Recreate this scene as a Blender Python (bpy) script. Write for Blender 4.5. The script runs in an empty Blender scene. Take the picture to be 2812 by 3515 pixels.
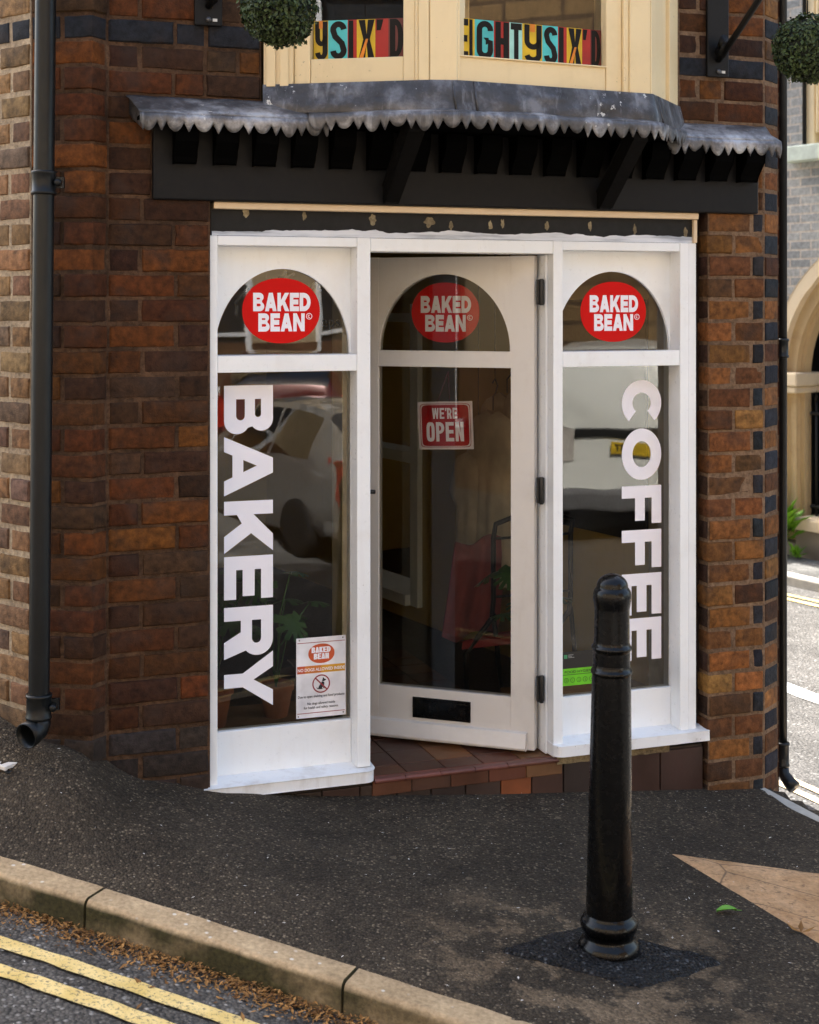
import bpy, math, random
from math import sin, cos, pi, tanh, atan2, sqrt, radians
from mathutils import Vector, Matrix, noise
from mathutils.geometry import tessellate_polygon

rnd = random.Random(11)
scene = bpy.context.scene
COL = scene.collection
EYE = 1.86                                   # eye height above the pavement by the bollard

# ------------------------------------------------------------------ helpers
def W(x, y, h):                              # h = height relative to the eye line
    return Vector((x, y, h + EYE))
TH = math.atan(.352); CF, SF = cos(TH), sin(TH)
PX, PY = -.679, 4.91
def F2(a, n):                                # shop-front frame: a along it, n out of it
    return (PX + CF*a + SF*n, PY + SF*a - CF*n)
def F(a, n, h):
    x, y = F2(a, n); return W(x, y, h)
EA = Vector((CF, SF, 0)); EN = Vector((SF, -CF, 0)); EZ = Vector((0, 0, 1))

def sstep(a, b, x):
    t = max(0, min(1, (x-a)/(b-a))); return t*t*(3-2*t)

class MB:
    def __init__(s): s.v = []; s.f = []; s.m = []; s.sm = []; s.c = []
    def add(s, vs, fs, mat=0, smooth=False, col=(1, 1, 1)):
        o = len(s.v); s.v += [Vector(p) for p in vs]
        for f in fs:
            s.f.append([o+i for i in f]); s.m.append(mat); s.sm.append(smooth); s.c.append(col)
        return s
    def hexa(s, p, mat=0, col=(1, 1, 1)):    # p: 4 bottom, 4 top, same winding
        return s.add(p, [(3, 2, 1, 0), (4, 5, 6, 7), (0, 1, 5, 4), (1, 2, 6, 5), (2, 3, 7, 6), (3, 0, 4, 7)], mat, False, col)
    def fbox(s, a0, a1, n0, n1, h0, h1, mat=0, col=(1, 1, 1)):
        q = [(a0, n1), (a1, n1), (a1, n0), (a0, n0)]
        return s.hexa([F(a, n, h0) for a, n in q] + [F(a, n, h1) for a, n in q], mat, col)
    def obox(s, o, ux, uy, uz, mat=0, col=(1, 1, 1)):
        o = Vector(o)
        b = [o, o+ux, o+ux+uy, o+uy]
        return s.hexa(b + [p+uz for p in b], mat, col)
    def prism(s, pts, vec, mat=0, smooth=False, col=(1, 1, 1)):   # closed outline pushed along vec
        n = len(pts); vec = Vector(vec)
        pts = [Vector(p) for p in pts]
        tris = tessellate_polygon([pts])
        fs = [tuple(t) for t in tris] + [tuple(n+i for i in reversed(t)) for t in tris]
        fs += [(i, (i+1) % n, n+(i+1) % n, n+i) for i in range(n)]
        return s.add(pts + [p+vec for p in pts], fs, mat, smooth, col)
    def holed(s, loops, vec, mat=0, col=(1, 1, 1)):               # outline with holes, thickness vec
        loops = [[Vector(p) for p in l] for l in loops]; vec = Vector(vec)
        flat = [p for l in loops for p in l]; n = len(flat)
        tris = tessellate_polygon(loops)
        fs = [tuple(t) for t in tris] + [tuple(n+i for i in reversed(t)) for t in tris]
        o = 0
        for l in loops:
            k = len(l); fs += [(o+i, o+(i+1) % k, n+o+(i+1) % k, n+o+i) for i in range(k)]; o += k
        return s.add(flat + [p+vec for p in flat], fs, mat, False, col)
    def tube(s, path, r, seg=10, mat=0, cap=True, col=(1, 1, 1)):
        path = [Vector(p) for p in path]; vs = []; fs = []
        rr = r if isinstance(r, (list, tuple)) else [r]*len(path)
        up = None
        for i, p in enumerate(path):
            t = (path[min(i+1, len(path)-1)] - path[max(i-1, 0)]).normalized()
            if up is None:
                up = Vector((0, 0, 1)) if abs(t.z) < .9 else Vector((1, 0, 0))
            sd = t.cross(up).normalized(); up = sd.cross(t).normalized()
            for k in range(seg):
                a = 2*pi*k/seg; vs.append(p + (sd*cos(a) + up*sin(a))*rr[i])
        for i in range(len(path)-1):
            for k in range(seg):
                a = i*seg+k; b = i*seg+(k+1) % seg
                fs.append((a, b, b+seg, a+seg))
        if cap:
            fs.append(tuple(reversed(range(seg)))); fs.append(tuple(range((len(path)-1)*seg, len(path)*seg)))
        return s.add(vs, fs, mat, True, col)
    def lathe(s, prof, c, seg=40, mat=0, ax=None, col=(1, 1, 1)):  # prof: (radius, height)
        c = Vector(c); vs = []; fs = []
        if ax is None: ux, uy, uz = Vector((1, 0, 0)), Vector((0, 1, 0)), Vector((0, 0, 1))
        else:
            uz = Vector(ax).normalized(); ux = uz.orthogonal().normalized(); uy = uz.cross(ux)
        for r, h in prof:
            for k in range(seg):
                a = 2*pi*k/seg; vs.append(c + ux*(r*cos(a)) + uy*(r*sin(a)) + uz*h)
        for i in range(len(prof)-1):
            for k in range(seg):
                a = i*seg+k; b = i*seg+(k+1) % seg
                fs.append((a, b, b+seg, a+seg))
        if prof[0][0] > 1e-4: fs.append(tuple(reversed(range(seg))))
        if prof[-1][0] > 1e-4: fs.append(tuple(range((len(prof)-1)*seg, len(prof)*seg)))
        return s.add(vs, fs, mat, True, col)

def rootloc(p):
    v = Vector((0, 0, 0))
    while p is not None: v = v + p.location; p = p.parent
    return v
def tag(o, label=None, cat=None, group=None, kind=None):
    for k, v in (('label', label), ('category', cat), ('group', group), ('kind', kind)):
        if v: o[k] = v
    return o
def obj(name, mb, mats, parent=None, bevel=0, seg=2, label=None, cat=None, group=None, kind=None, sharp=None, at=None):
    if not isinstance(mats, (list, tuple)): mats = [mats]
    me = bpy.data.meshes.new(name)
    off = rootloc(parent) + (Vector(at) if at is not None else Vector((0, 0, 0)))
    me.from_pydata([tuple(p-off) for p in mb.v], [], mb.f)
    for m in mats: me.materials.append(m)
    me.polygons.foreach_set('material_index', mb.m)
    me.polygons.foreach_set('use_smooth', mb.sm)
    if any(c != (1, 1, 1) for c in mb.c):
        at_ = me.color_attributes.new('tint', 'FLOAT_COLOR', 'CORNER')
        buf = []
        for p, c in zip(me.polygons, mb.c): buf += [c[0], c[1], c[2], 1.0]*p.loop_total
        at_.data.foreach_set('color', buf)
    if sharp is not None: me.set_sharp_from_angle(angle=radians(sharp))
    me.update()
    o = bpy.data.objects.new(name, me); COL.objects.link(o)
    if at is not None: o.location = at
    if parent is not None: o.parent = parent
    if bevel:
        b = o.modifiers.new('edge', 'BEVEL'); b.width = bevel; b.segments = seg; b.limit_method = 'ANGLE'; b.angle_limit = radians(40)
        b.harden_normals = False
    return tag(o, label, cat, group, kind)
def thing(name, loc, label, cat, group=None):
    e = bpy.data.objects.new(name, None); e.empty_display_size = .1; COL.objects.link(e)
    e.location = loc
    return tag(e, label, cat, group)
def copy_tree(o, parent=None):
    c = o.copy(); COL.objects.link(c); c.parent = parent
    for ch in list(o.children): copy_tree(ch, c)
    return c

# ------------------------------------------------------------------ materials
class NT:
    def __init__(s, name):
        s.mat = bpy.data.materials.new(name); s.mat.use_nodes = True
        s.t = s.mat.node_tree; s.t.nodes.clear()
        s.out = s.n('ShaderNodeOutputMaterial')
    def n(s, typ, **kw):
        nd = s.t.nodes.new(typ)
        for k, v in kw.items():
            if k.startswith('i_'):
                key = k[2:]; key = int(key) if key.isdigit() else key.replace('_', ' ')
                s.set(nd.inputs[key], v)
            else: setattr(nd, k, v)
        return nd
    def set(s, sock, v):
        if hasattr(v, 'is_output'): s.t.links.new(v, sock)
        elif isinstance(v, bpy.types.Node): s.t.links.new(v.outputs[0], sock)
        else:
            if sock.type == 'RGBA' and len(v) == 3: v = (*v, 1)
            sock.default_value = v
    def coord(s, kind='Object'): return s.n('ShaderNodeTexCoord').outputs[kind]
    def noise(s, scale, detail=4, rough=.55, vec=None, dist=0):
        nd = s.n('ShaderNodeTexNoise', i_Scale=scale, i_Detail=detail, i_Roughness=rough, i_Distortion=dist)
        s.set(nd.inputs['Vector'], vec if vec is not None else s.pos()); return nd.outputs['Fac']
    def voro(s, scale, feature='F1', vec=None, out='Distance'):
        nd = s.n('ShaderNodeTexVoronoi', i_Scale=scale); nd.feature = feature
        s.set(nd.inputs['Vector'], vec if vec is not None else s.pos()); return nd.outputs[out]
    def pos(s):
        if not hasattr(s, '_p'): s._p = s.n('ShaderNodeNewGeometry').outputs['Position']
        return s._p
    def ramp(s, fac, stops):
        nd = s.n('ShaderNodeValToRGB'); s.set(nd.inputs[0], fac)
        el = nd.color_ramp.elements
        while len(el) < len(stops): el.new(.5)
        for e, (p, c) in zip(el, stops):
            e.position = p; e.color = (*(c if isinstance(c, (tuple, list)) else (c, c, c)), 1)
        return nd.outputs[0]
    def mix(s, fac, a, b, mode='MIX'):
        nd = s.n('ShaderNodeMix', data_type='RGBA', blend_type=mode)
        s.set(nd.inputs[0], fac); s.set(nd.inputs[6], a); s.set(nd.inputs[7], b); return nd.outputs[2]
    def math(s, op, a, b=0.0, clamp=False):
        nd = s.n('ShaderNodeMath', operation=op, use_clamp=clamp); s.set(nd.inputs[0], a); s.set(nd.inputs[1], b); return nd.outputs[0]
    def mapping(s, vec, scale=(1, 1, 1), rot=(0, 0, 0)):
        nd = s.n('ShaderNodeMapping'); s.set(nd.inputs[0], vec); nd.inputs['Scale'].default_value = scale; nd.inputs['Rotation'].default_value = rot
        return nd.outputs[0]
    def sepz(s, vec, k=2):
        nd = s.n('ShaderNodeSeparateXYZ'); s.set(nd.inputs[0], vec); return nd.outputs[k]
    def tint(s): return s.n('ShaderNodeVertexColor', layer_name='tint').outputs[0]
    def done(s, col, rough=.6, bump=None, bstr=.3, bdist=.005, metal=0., spec=.5, coat=0., **kw):
        b = s.n('ShaderNodeBsdfPrincipled')
        s.set(b.inputs['Base Color'], col); s.set(b.inputs['Roughness'], rough); s.set(b.inputs['Metallic'], metal)
        s.set(b.inputs['Specular IOR Level'], spec); s.set(b.inputs['Coat Weight'], coat)
        for k, v in kw.items(): s.set(b.inputs[k.replace('_', ' ')], v)
        if bump is not None:
            bp = s.n('ShaderNodeBump', i_Strength=bstr, i_Distance=bdist); s.set(bp.inputs['Height'], bump)
            s.set(b.inputs['Normal'], bp.outputs[0])
        s.t.links.new(b.outputs[0], s.out.inputs[0]); return s.mat

def m_brick(name, dirt=1.0):
    t = NT(name); c = t.tint()
    n1 = t.noise(38, 5, .6); n2 = t.noise(9, 3); n3 = t.noise(160, 3, .6)
    c = t.mix(1, c, t.ramp(n1, [(.28, .42), (.52, 1.0), (.75, 1.6)]), 'MULTIPLY')
    c = t.mix(t.ramp(n2, [(.5, 0.), (.72, .55)]), c, (.035, .025, .02))
    pits = t.ramp(t.voro(70), [(.0, 1.), (.13, .0)])
    pm = t.math('MULTIPLY', pits, t.ramp(t.noise(14, 2), [(.5, 0.), (.6, 1.)]))
    c = t.mix(t.math('MULTIPLY', pm, .75), c, (.012, .009, .007))
    spk = t.math('MULTIPLY', t.ramp(t.voro(55), [(.0, 1.), (.05, .0)]), t.ramp(t.noise(3, 2), [(.58, 0.), (.66, 1.)]))
    c = t.mix(t.math('MULTIPLY', spk, .6), c, (.4, .34, .28))
    h = t.math('ADD', t.math('MULTIPLY', n1, .5), t.math('ADD', t.math('MULTIPLY', n3, .4), t.math('MULTIPLY', pm, -.6)))
    return t.done(c, .82, h, .9, .007, spec=.2)
def m_mortar(name, col, stain=(.05, .03, .02), amt=.6):
    t = NT(name); n1 = t.noise(60, 5, .65); n2 = t.noise(5, 3)
    c = t.mix(t.ramp(n2, [(.38, amt), (.68, 0.)]), col, stain)
    c = t.mix(1, c, t.ramp(n1, [(.3, .55), (.7, 1.25)]), 'MULTIPLY')
    return t.done(c, .95, n1, .9, .01, spec=.15)
def m_paint(name, col, rough=.35, dirt=.25, dcol=(.3, .24, .18), grain=.15, chips=0., spec=.5):
    t = NT(name); n1 = t.noise(6, 5, .65); n2 = t.noise(55, 3)
    st = t.noise(22, 4, .6, t.mapping(t.pos(), (1, 1, .12)))
    c = t.mix(t.ramp(n1, [(.52, 0.), (.85, dirt)]), col, dcol)
    c = t.mix(t.math('MULTIPLY', t.ramp(st, [(.55, 0.), (.8, 1.)]), dirt*.5), c, dcol)
    if chips:
        ch = t.math('MULTIPLY', t.ramp(t.noise(70, 4, .7), [(.66, 0.), (.69, 1.)]), t.ramp(t.noise(7, 2), [(.52, 0.), (.62, chips)]))
        c = t.mix(ch, c, (.12, .1, .08))
    return t.done(c, t.ramp(n2, [(.3, rough-.06), (.7, rough+.1)]), t.math('ADD', st, t.math('MULTIPLY', n2, .4)), grain, .002, spec=spec)
def m_plain(name, col, rough=.5, metal=0., bump=0., scale=80, var=.25, spec=.5, coat=0.):
    t = NT(name); n1 = t.noise(scale, 4); n2 = t.noise(scale*.12, 3)
    c = t.mix(1, col, t.ramp(n2, [(.3, 1-var), (.7, 1+var*.6)]), 'MULTIPLY')
    return t.done(c, t.ramp(n1, [(.3, max(.02, rough-.05)), (.7, min(1, rough+.08))]), n1, bump, .002, metal, spec, coat)
def m_glass(name, refl=2.2, tint=(.93, .96, .94), rough=.0, base=0.02):
    t = NT(name)
    fr = t.n('ShaderNodeFresnel', i_IOR=1.5)
    fac = t.math('ADD', t.math('MULTIPLY', fr, refl), base, True)
    tr = t.n('ShaderNodeBsdfTransparent', i_Color=tint)
    wav = t.noise(2.5, 2)
    bp = t.n('ShaderNodeBump', i_Strength=.05, i_Distance=.01); t.set(bp.inputs['Height'], wav)
    gl = t.n('ShaderNodeBsdfGlossy', i_Roughness=rough, i_Color=(1, 1, 1)); t.set(gl.inputs['Normal'], bp.outputs[0])
    mx = t.n('ShaderNodeMixShader'); t.set(mx.inputs[0], fac); t.t.links.new(tr.outputs[0], mx.inputs[1]); t.t.links.new(gl.outputs[0], mx.inputs[2])
    t.t.links.new(mx.outputs[0], t.out.inputs[0]); return t.mat
def m_asphalt(name, dark, light, stone, scale=130, stains=None, bstr=.8, patch=(.6, 1.35), amt=.55, rough=.82):
    t = NT(name)
    v = t.n('ShaderNodeTexVoronoi', i_Scale=scale); t.set(v.inputs['Vector'], t.pos())
    cid = v.outputs['Color']; d = v.outputs['Distance']
    g = t.sepz(cid, 0); big = t.noise(1.6, 5, .6); mid = t.noise(11, 4)
    c = t.ramp(g, [(.0, dark), (.55, light), (.89, light), (.95, stone)])
    c = t.mix(t.ramp(d, [(.25, 0.), (.75, .8)]), c, dark)
    c = t.mix(t.ramp(mid, [(.45, amt), (.62, 0.)]), c, t.mix(.5, dark, light))
    c = t.mix(1, c, t.ramp(big, [(.3, patch[0]), (.7, patch[1])]), 'MULTIPLY')
    if stains:
        cx, cy, r, scol = stains
        df = t.n('ShaderNodeVectorMath', operation='DISTANCE'); t.set(df.inputs[0], t.mapping(t.pos(), (1, 1, 0))); df.inputs[1].default_value = (cx, cy, 0)
        fall = t.ramp(t.math('DIVIDE', df.outputs['Value'], r), [(.45, 1.), (1., 0.)])
        sm = t.math('MULTIPLY', fall, t.ramp(t.noise(5.5, 5, .62), [(.49, 0.), (.55, .85)]))
        c = t.mix(sm, c, t.mix(1, scol, t.ramp(g, [(0., .55), (1., 1.3)]), 'MULTIPLY'))
    gum = t.math('MULTIPLY', t.ramp(t.voro(5.5), [(.055, 1.), (.075, 0.)]), t.ramp(t.noise(1.1, 2), [(.5, 0.), (.55, .8)]))
    c = t.mix(gum, c, t.mix(.5, light, stone)); wear = t.ramp(t.noise(2.7, 6, .7, None, .6), [(.42, .80), (.58, 1.12)]); c = t.mix(1, c, wear, 'MULTIPLY')
    h = t.math('ADD', t.math('MULTIPLY', d, -1.), t.math('MULTIPLY', t.noise(scale*.4, 3), .8))
    return t.done(c, rough, h, bstr, .006, spec=.2)

BRICK = m_brick('old brick'); MORT = m_mortar('brown mortar', (.085, .045, .026), (.03, .018, .012), .7); MORTP = m_mortar('pale mortar', (.46, .36, .245), (.12, .075, .045), .45)
WHITE = m_paint('white gloss paint', (.855, .88, .89), .32, .22, (.50, .43, .35), .3, .25)
WHITED = m_paint('white door paint', (.69, .66, .62), .35, .3, (.40, .33, .26), .28, .2)
WHITESILL = m_paint('weathered white paint', (.85, .865, .87), .45, .6, (.32, .25, .18), .35, .8)
CREAM = m_paint('cream paint', (.80, .64, .37), .38, .25, (.42, .3, .12), .25, .7)
CREAMT = m_paint('cream trim paint', (.72, .56, .37), .4, .2, (.4, .3, .2), .2)
BLACKW = m_paint('black painted timber', (.0050, .0052, .0062), .5, .15, (.012, .012, .012), .2, 0., .2); BLACKC = m_paint('shaded black timber', (.0012, .0012, .0012), .8, .1, (.002, .002, .002), .2, 0., .03)  # second black, for soffit and corbels, has the canopy's shade in its colour
BLACKM = m_plain('black enamel', (.0016, .0016, .0017), .24, 0, .10, 60, .2, .2, .15)
PIPE = m_plain('black pipe paint', (.0065, .008, .009), .34, 0, .12, 40, .25, .28)
IRON = m_plain('wrought iron', (.005, .005, .005), .5, 0, .2, 90, .3, .25)
BLACKP = m_plain('black plastic', (.012, .012, .012), .4)
VINYL = m_plain('white vinyl', (.87, .86, .92), .4, 0, 0, 30, .02, .2)
REDV = m_plain('red vinyl', (.60, .004, .003), .4, 0, 0, 30, .04, .12)
GLASS = m_glass('window glass', 1.15, (.84, .84, .79)); DGLASS = m_glass('door glass', .75, (.72, .72, .68), 0., 0.); BGLASS = m_glass('bay glass', 2.2, (.8, .8, .76))
CGLASS = m_glass('car glass', 3, (.12, .15, .15), .0, .04)
def simple(name, col, rough=.6, metal=0., **k): return m_plain(name, col, rough, metal, **k)

def m_lead(name, d, mid, hi):
    t = NT(name)
    n1 = t.noise(7, 5, .65); n2 = t.noise(45, 4); st = t.noise(26, 4, .6, t.mapping(t.pos(), (1, 1, .15)))
    c = t.ramp(n1, [(.3, d), (.5, mid), (.66, hi)])
    c = t.mix(t.ramp(st, [(.56, 0.), (.74, .5)]), c, (.42, .43, .45))
    c = t.mix(t.math('MULTIPLY', t.ramp(t.noise(34, 4, .7), [(.63, 0.), (.66, 1.)]), t.ramp(t.noise(4, 2), [(.5, 0.), (.58, .8)])), c, (.7, .68, .62))
    return t.done(c, t.ramp(n2, [(.3, .34), (.7, .55)]), t.math('ADD', n1, t.math('MULTIPLY', n2, .3)), .5, .012, .4)
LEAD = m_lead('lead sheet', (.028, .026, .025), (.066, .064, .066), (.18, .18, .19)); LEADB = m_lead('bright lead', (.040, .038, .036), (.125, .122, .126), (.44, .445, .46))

t = NT('scraped black fascia')
n1 = t.noise(30, 5, .7); px = t.pos()
sc_ = t.math('MULTIPLY', t.ramp(t.voro(7.5, 'F1', t.mapping(px, (1, 1, .0))), [(.07, 1.), (.15, 0.)]), t.ramp(t.noise(48, 4, .7), [(.42, 0.), (.5, 1.)]))
c = t.mix(t.math('MULTIPLY', sc_, .0), t.ramp(n1, [(.3, (.005, .005, .005)), (.7, (.012, .012, .012))]), (.42, .37, .27))
SCRAPED = t.done(c, .55, n1, .4, .003, spec=.25)
t = NT('brushed white undercoat')
st = t.noise(14, 4, .6, t.mapping(t.pos(), (.25, .25, 3)))
c = t.ramp(st, [(.32, (.28, .31, .36)), (.5, (.62, .65, .70)), (.68, (.76, .78, .82))])
UNDER = t.done(c, .5, st, .3, .003)

def m_tile(name):
    t = NT(name); c = t.tint(); n1 = t.noise(50, 4); n2 = t.noise(6, 4)
    c = t.mix(1, c, t.ramp(n2, [(.3, .6), (.7, 1.2)]), 'MULTIPLY')
    return t.done(c, t.ramp(n2, [(.3, .35), (.7, .6)]), n1, .2, .003)
TILE = m_tile('quarry tile'); GROUT = simple('grout', (.035, .025, .02), .9)

PAVE = m_asphalt('pavement tarmac', (.019, .0145, .0098), (.080, .0610, .0400), (.24, .19, .13), 135, (.50, 3.98, .60, (.17, .122, .075)), .85, (.8, 1.2), .25)
ROAD = m_asphalt('road chippings', (.030, .028, .0255), (.125, .116, .104), (.36, .345, .32), 92, None, 1.0, (.75, 1.25), .35, .75)
NEWT = m_asphalt('new black tarmac', (.004, .004, .004), (.022, .022, .024), (.13, .135, .14), 105, None, 1.6, (.8, 1.2), .2, .5)
FARPAVE = m_asphalt('far pavement', (.10, .10, .095), (.2, .2, .19), (.4, .4, .4), 70, None, .6)

t = NT('kerb concrete')
n1 = t.noise(75, 4, .6); n2 = t.noise(5, 5, .6); v = t.ramp(t.voro(26), [(.10, 1.), (.19, 0.)])
nz = t.sepz(t.n('ShaderNodeNewGeometry').outputs['Normal'], 2)
c = t.mix(1, t.ramp(n2, [(.3, (.27, .19, .105)), (.7, (.50, .37, .22))]), t.ramp(n1, [(.3, .7), (.7, 1.2)]), 'MULTIPLY')
lich = t.math('MULTIPLY', v, t.ramp(t.noise(9, 3), [(.40, 0.), (.50, .9)]))
c = t.mix(t.math('MULTIPLY', lich, t.ramp(nz, [(.5, 0.), (.9, 1.)])), c, (.62, .58, .5))
moss = t.math('MULTIPLY', t.ramp(nz, [(.25, 1.), (.75, 0.)]), t.ramp(t.noise(3.2, 4, .6), [(.33, .35), (.6, .96)]))
c = t.mix(moss, c, t.ramp(n1, [(.3, (.012, .012, .0035)), (.7, (.042, .040, .012))]))
KERB = t.done(c, .85, t.math('ADD', n1, t.math('MULTIPLY', n2, .5)), .55, .006, spec=.25)
KERBL = m_plain('pale kerb', (.40, .385, .34), .8, 0, .4, 90, .25)

t = NT('road marking yellow')
n1 = t.noise(95, 4, .7); n2 = t.noise(12, 4)
c = t.mix(t.ramp(n1, [(.53, 0.), (.64, .9)]), t.ramp(n2, [(.3, (.60, .43, .13)), (.7, (.78, .60, .26))]), (.09, .08, .06))
YELLOW = t.done(c, .8, n1, .6, .004)
WHITEM = m_plain('worn white marking', (.55, .55, .52), .8, 0, .5, 120, .3)

t = NT('buff ground')
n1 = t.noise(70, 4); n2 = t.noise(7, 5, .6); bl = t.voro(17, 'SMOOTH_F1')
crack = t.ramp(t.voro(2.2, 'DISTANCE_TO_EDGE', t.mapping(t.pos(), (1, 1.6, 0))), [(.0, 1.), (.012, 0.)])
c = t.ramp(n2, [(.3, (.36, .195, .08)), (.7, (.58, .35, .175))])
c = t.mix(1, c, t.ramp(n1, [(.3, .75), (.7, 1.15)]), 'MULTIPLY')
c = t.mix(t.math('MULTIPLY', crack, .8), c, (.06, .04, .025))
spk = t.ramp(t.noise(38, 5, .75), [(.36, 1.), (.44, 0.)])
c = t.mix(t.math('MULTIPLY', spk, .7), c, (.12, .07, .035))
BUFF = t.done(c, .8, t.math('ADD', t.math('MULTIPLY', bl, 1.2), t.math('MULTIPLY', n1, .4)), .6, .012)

def m_leaf(name, c0, c1, rough=.45, sss=True, scale=30):
    t = NT(name); n = t.noise(scale, 3); g = t.n('ShaderNodeNewGeometry').outputs['Random Per Island']
    c = t.ramp(t.math('ADD', t.math('MULTIPLY', g, .7), t.math('MULTIPLY', n, .3)), [(.1, c0), (.9, c1)])
    return t.done(c, rough, n, .2, .002, spec=.25)
BOX = m_leaf('box leaves', (.006, .012, .004), (.070, .105, .035), .4)
MONST = m_leaf('monstera leaf', (.02, .06, .012), (.06, .15, .03), .35, scale=6)
FERN = m_leaf('fern leaf', (.08, .22, .01), (.25, .5, .04), .5)
DEAD = m_leaf('dead leaves', (.06, .022, .006), (.42, .22, .07), .8)
PETAL = m_leaf('pale petals', (.35, .32, .28), (.85, .82, .78), .7)
LEAFG = simple('fresh leaf', (.10, .28, .012), .45)
TERRA = simple('terracotta', (.30, .10, .035), .8, bump=.2)

# ------------------------------------------------------------------ lettering
def arc(cx, cy, rx, ry, a0, a1, n=14):
    return [(cx + rx*cos(radians(a0+(a1-a0)*i/n)), cy + ry*sin(radians(a0+(a1-a0)*i/n))) for i in range(n+1)]
def sup(cx, cy, rx, ry, e=2.0, n=48):
    r = []
    for i in range(n):
        a = 2*pi*i/n; ca, sa = cos(a), sin(a)
        r.append((cx + rx*math.copysign(abs(ca)**(2/e), ca), cy + ry*math.copysign(abs(sa)**(2/e), sa)))
    return r
def stroke(path, t, flat=True):
    L, R = [], []
    for i, p in enumerate(path):
        a = path[max(i-1, 0)]; b = path[min(i+1, len(path)-1)]
        d = Vector((b[0]-a[0], b[1]-a[1])).normalized(); nx, ny = -d.y*t/2, d.x*t/2
        L.append((p[0]+nx, p[1]+ny)); R.append((p[0]-nx, p[1]-ny))
    return L + R[::-1]
def glyph(ch, w, t, b=None, e=2.0):
    b = b or t*.88
    if ch == 'E': return [[(0, 0), (0, 1), (w, 1), (w, 1-b), (t, 1-b), (t, .5+b/2), (w*.93, .5+b/2), (w*.93, .5-b/2), (t, .5-b/2), (t, b), (w, b), (w, 0)]]
    if ch == 'F': return [[(0, 0), (0, 1), (w, 1), (w, 1-b), (t, 1-b), (t, .58), (w*.92, .58), (w*.92, .58-b), (t, .58-b), (t, 0)]]
    if ch == 'H': return [[(0, 0), (0, 1), (t, 1), (t, .5+b/2), (w-t, .5+b/2), (w-t, 1), (w, 1), (w, 0), (w-t, 0), (w-t, .5-b/2), (t, .5-b/2), (t, 0)]]
    if ch == 'T': return [[(w/2-t/2, 0), (w/2-t/2, 1-b), (0, 1-b), (0, 1), (w, 1), (w, 1-b), (w/2+t/2, 1-b), (w/2+t/2, 0)]]
    if ch == 'I': return [[(0, 0), (0, 1), (t, 1), (t, 0)]]
    if ch == "'": return [[(0, .72), (0, 1), (t, 1), (t*.6, .72)]]
    if ch == 'X': return [[(0, 0), (w/2-t*.55, .5), (0, 1), (t*1.1, 1), (w/2, .62), (w-t*1.1, 1), (w, 1), (w/2+t*.55, .5), (w, 0), (w-t*1.1, 0), (w/2, .38), (t*1.1, 0)]]
    if ch == 'N': return [[(0, 0), (0, 1), (t*1.02, 1), (w-t, .44), (w-t, 1), (w, 1), (w, 0), (w-t*1.02, 0), (t, .56), (t, 0)]]
    if ch == 'W': return [[(w*.14, 0), (0, 1), (t*.9, 1), (w*.265, .42), (w*.40, 1), (w*.60, 1), (w*.735, .42), (w-t*.9, 1), (w, 1), (w*.86, 0), (w*.64, 0), (w*.5, .55), (w*.36, 0)]]
    if ch == 'K': return [[(0, 0), (0, 1), (t, 1), (t, .60), (w-t*1.22, 1), (w, 1), (w*.64, .55), (w*1.02, 0), (w*1.02-t*1.22, 0), (w*.44, .36), (t, .24+.02), (t, 0)]]
    if ch == 'Y': return [[(w/2-t/2, 0), (w/2-t/2, .38), (0, 1), (t*1.15, 1), (w/2, .60), (w-t*1.15, 1), (w, 1), (w/2+t/2, .38), (w/2+t/2, 0)]]
    if ch == 'A':
        q = w/2-t*.55; yb = .17; i0 = 1.08*t
        apex = min(.8, (w/2-i0)/q)
        xi = lambda y: i0 + y*q
        o = [(0, 0), (w/2-.55*t, 1), (w/2+.55*t, 1), (w, 0), (w-i0, 0), (w-xi(yb), yb), (xi(yb), yb), (i0, 0)]
        y2 = yb+b*.9
        h = [(xi(y2), y2), (w-xi(y2), y2), (w/2, max(apex, y2+.12))]
        return [o, h]
    if ch in 'BRPD':
        def dh(y0, y1, wr):
            ry = (y1-y0)/2; rx = min(ry, (wr-t)*.75)
            return [(t, y0), (wr-rx, y0)] + arc(wr-rx, (y0+y1)/2, rx, ry, -90, 90, 10) + [(t, y1)]
        if ch == 'D':
            rx = min(.5, w*.62); o = [(0, 0), (0, 1), (w-rx, 1)] + arc(w-rx, .5, rx, .5, 90, -90, 20) + [(w-rx, 0)]
            return [o, dh(b, 1-b, w-t)]
        if ch == 'B':
            m = .525; wu = w*.94; r1 = (1-m)/2; r2 = m/2; x1 = min(r1, wu*.6); x2 = min(r2, w*.6)
            o = [(0, 0), (0, 1), (wu-x1, 1)] + arc(wu-x1, m+r1, x1, r1, 90, -52) + arc(w-x2, r2, x2, r2, 58, -90) + [(w-x2, 0)]
            return [o, dh(m+b*.42, 1-b, wu-t), dh(b, m-b*.42, w-t)]
        p = .36 if ch == 'R' else .40; r = (1-p)/2; x = min(r, w*.6)
        if ch == 'P': o = [(0, 0), (0, 1), (w-x, 1)] + arc(w-x, p+r, x, r, 90, -90) + [(t, p), (t, 0)]
        else: o = [(0, 0), (0, 1), (w*.97-x, 1)] + arc(w*.97-x, p+r, x, r, 90, -48) + [(w*1.02, 0), (w*1.02-t*1.22, 0), (w*.50, p-.02), (t, p-.02), (t, 0)]
        return [o, dh(p+b*.85, 1-b, w-t)]
    if ch == 'O': return [sup(w/2, .5, w/2, .5, e), sup(w/2, .5, w/2-t, .5-b, e)[::-1]]
    if ch == 'C':
        g = 40; return [arc(w/2, .5, w/2, .5, g, 360-g, 44) + arc(w/2, .5, w/2-t, .5-b, 360-g, g, 44)]
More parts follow.
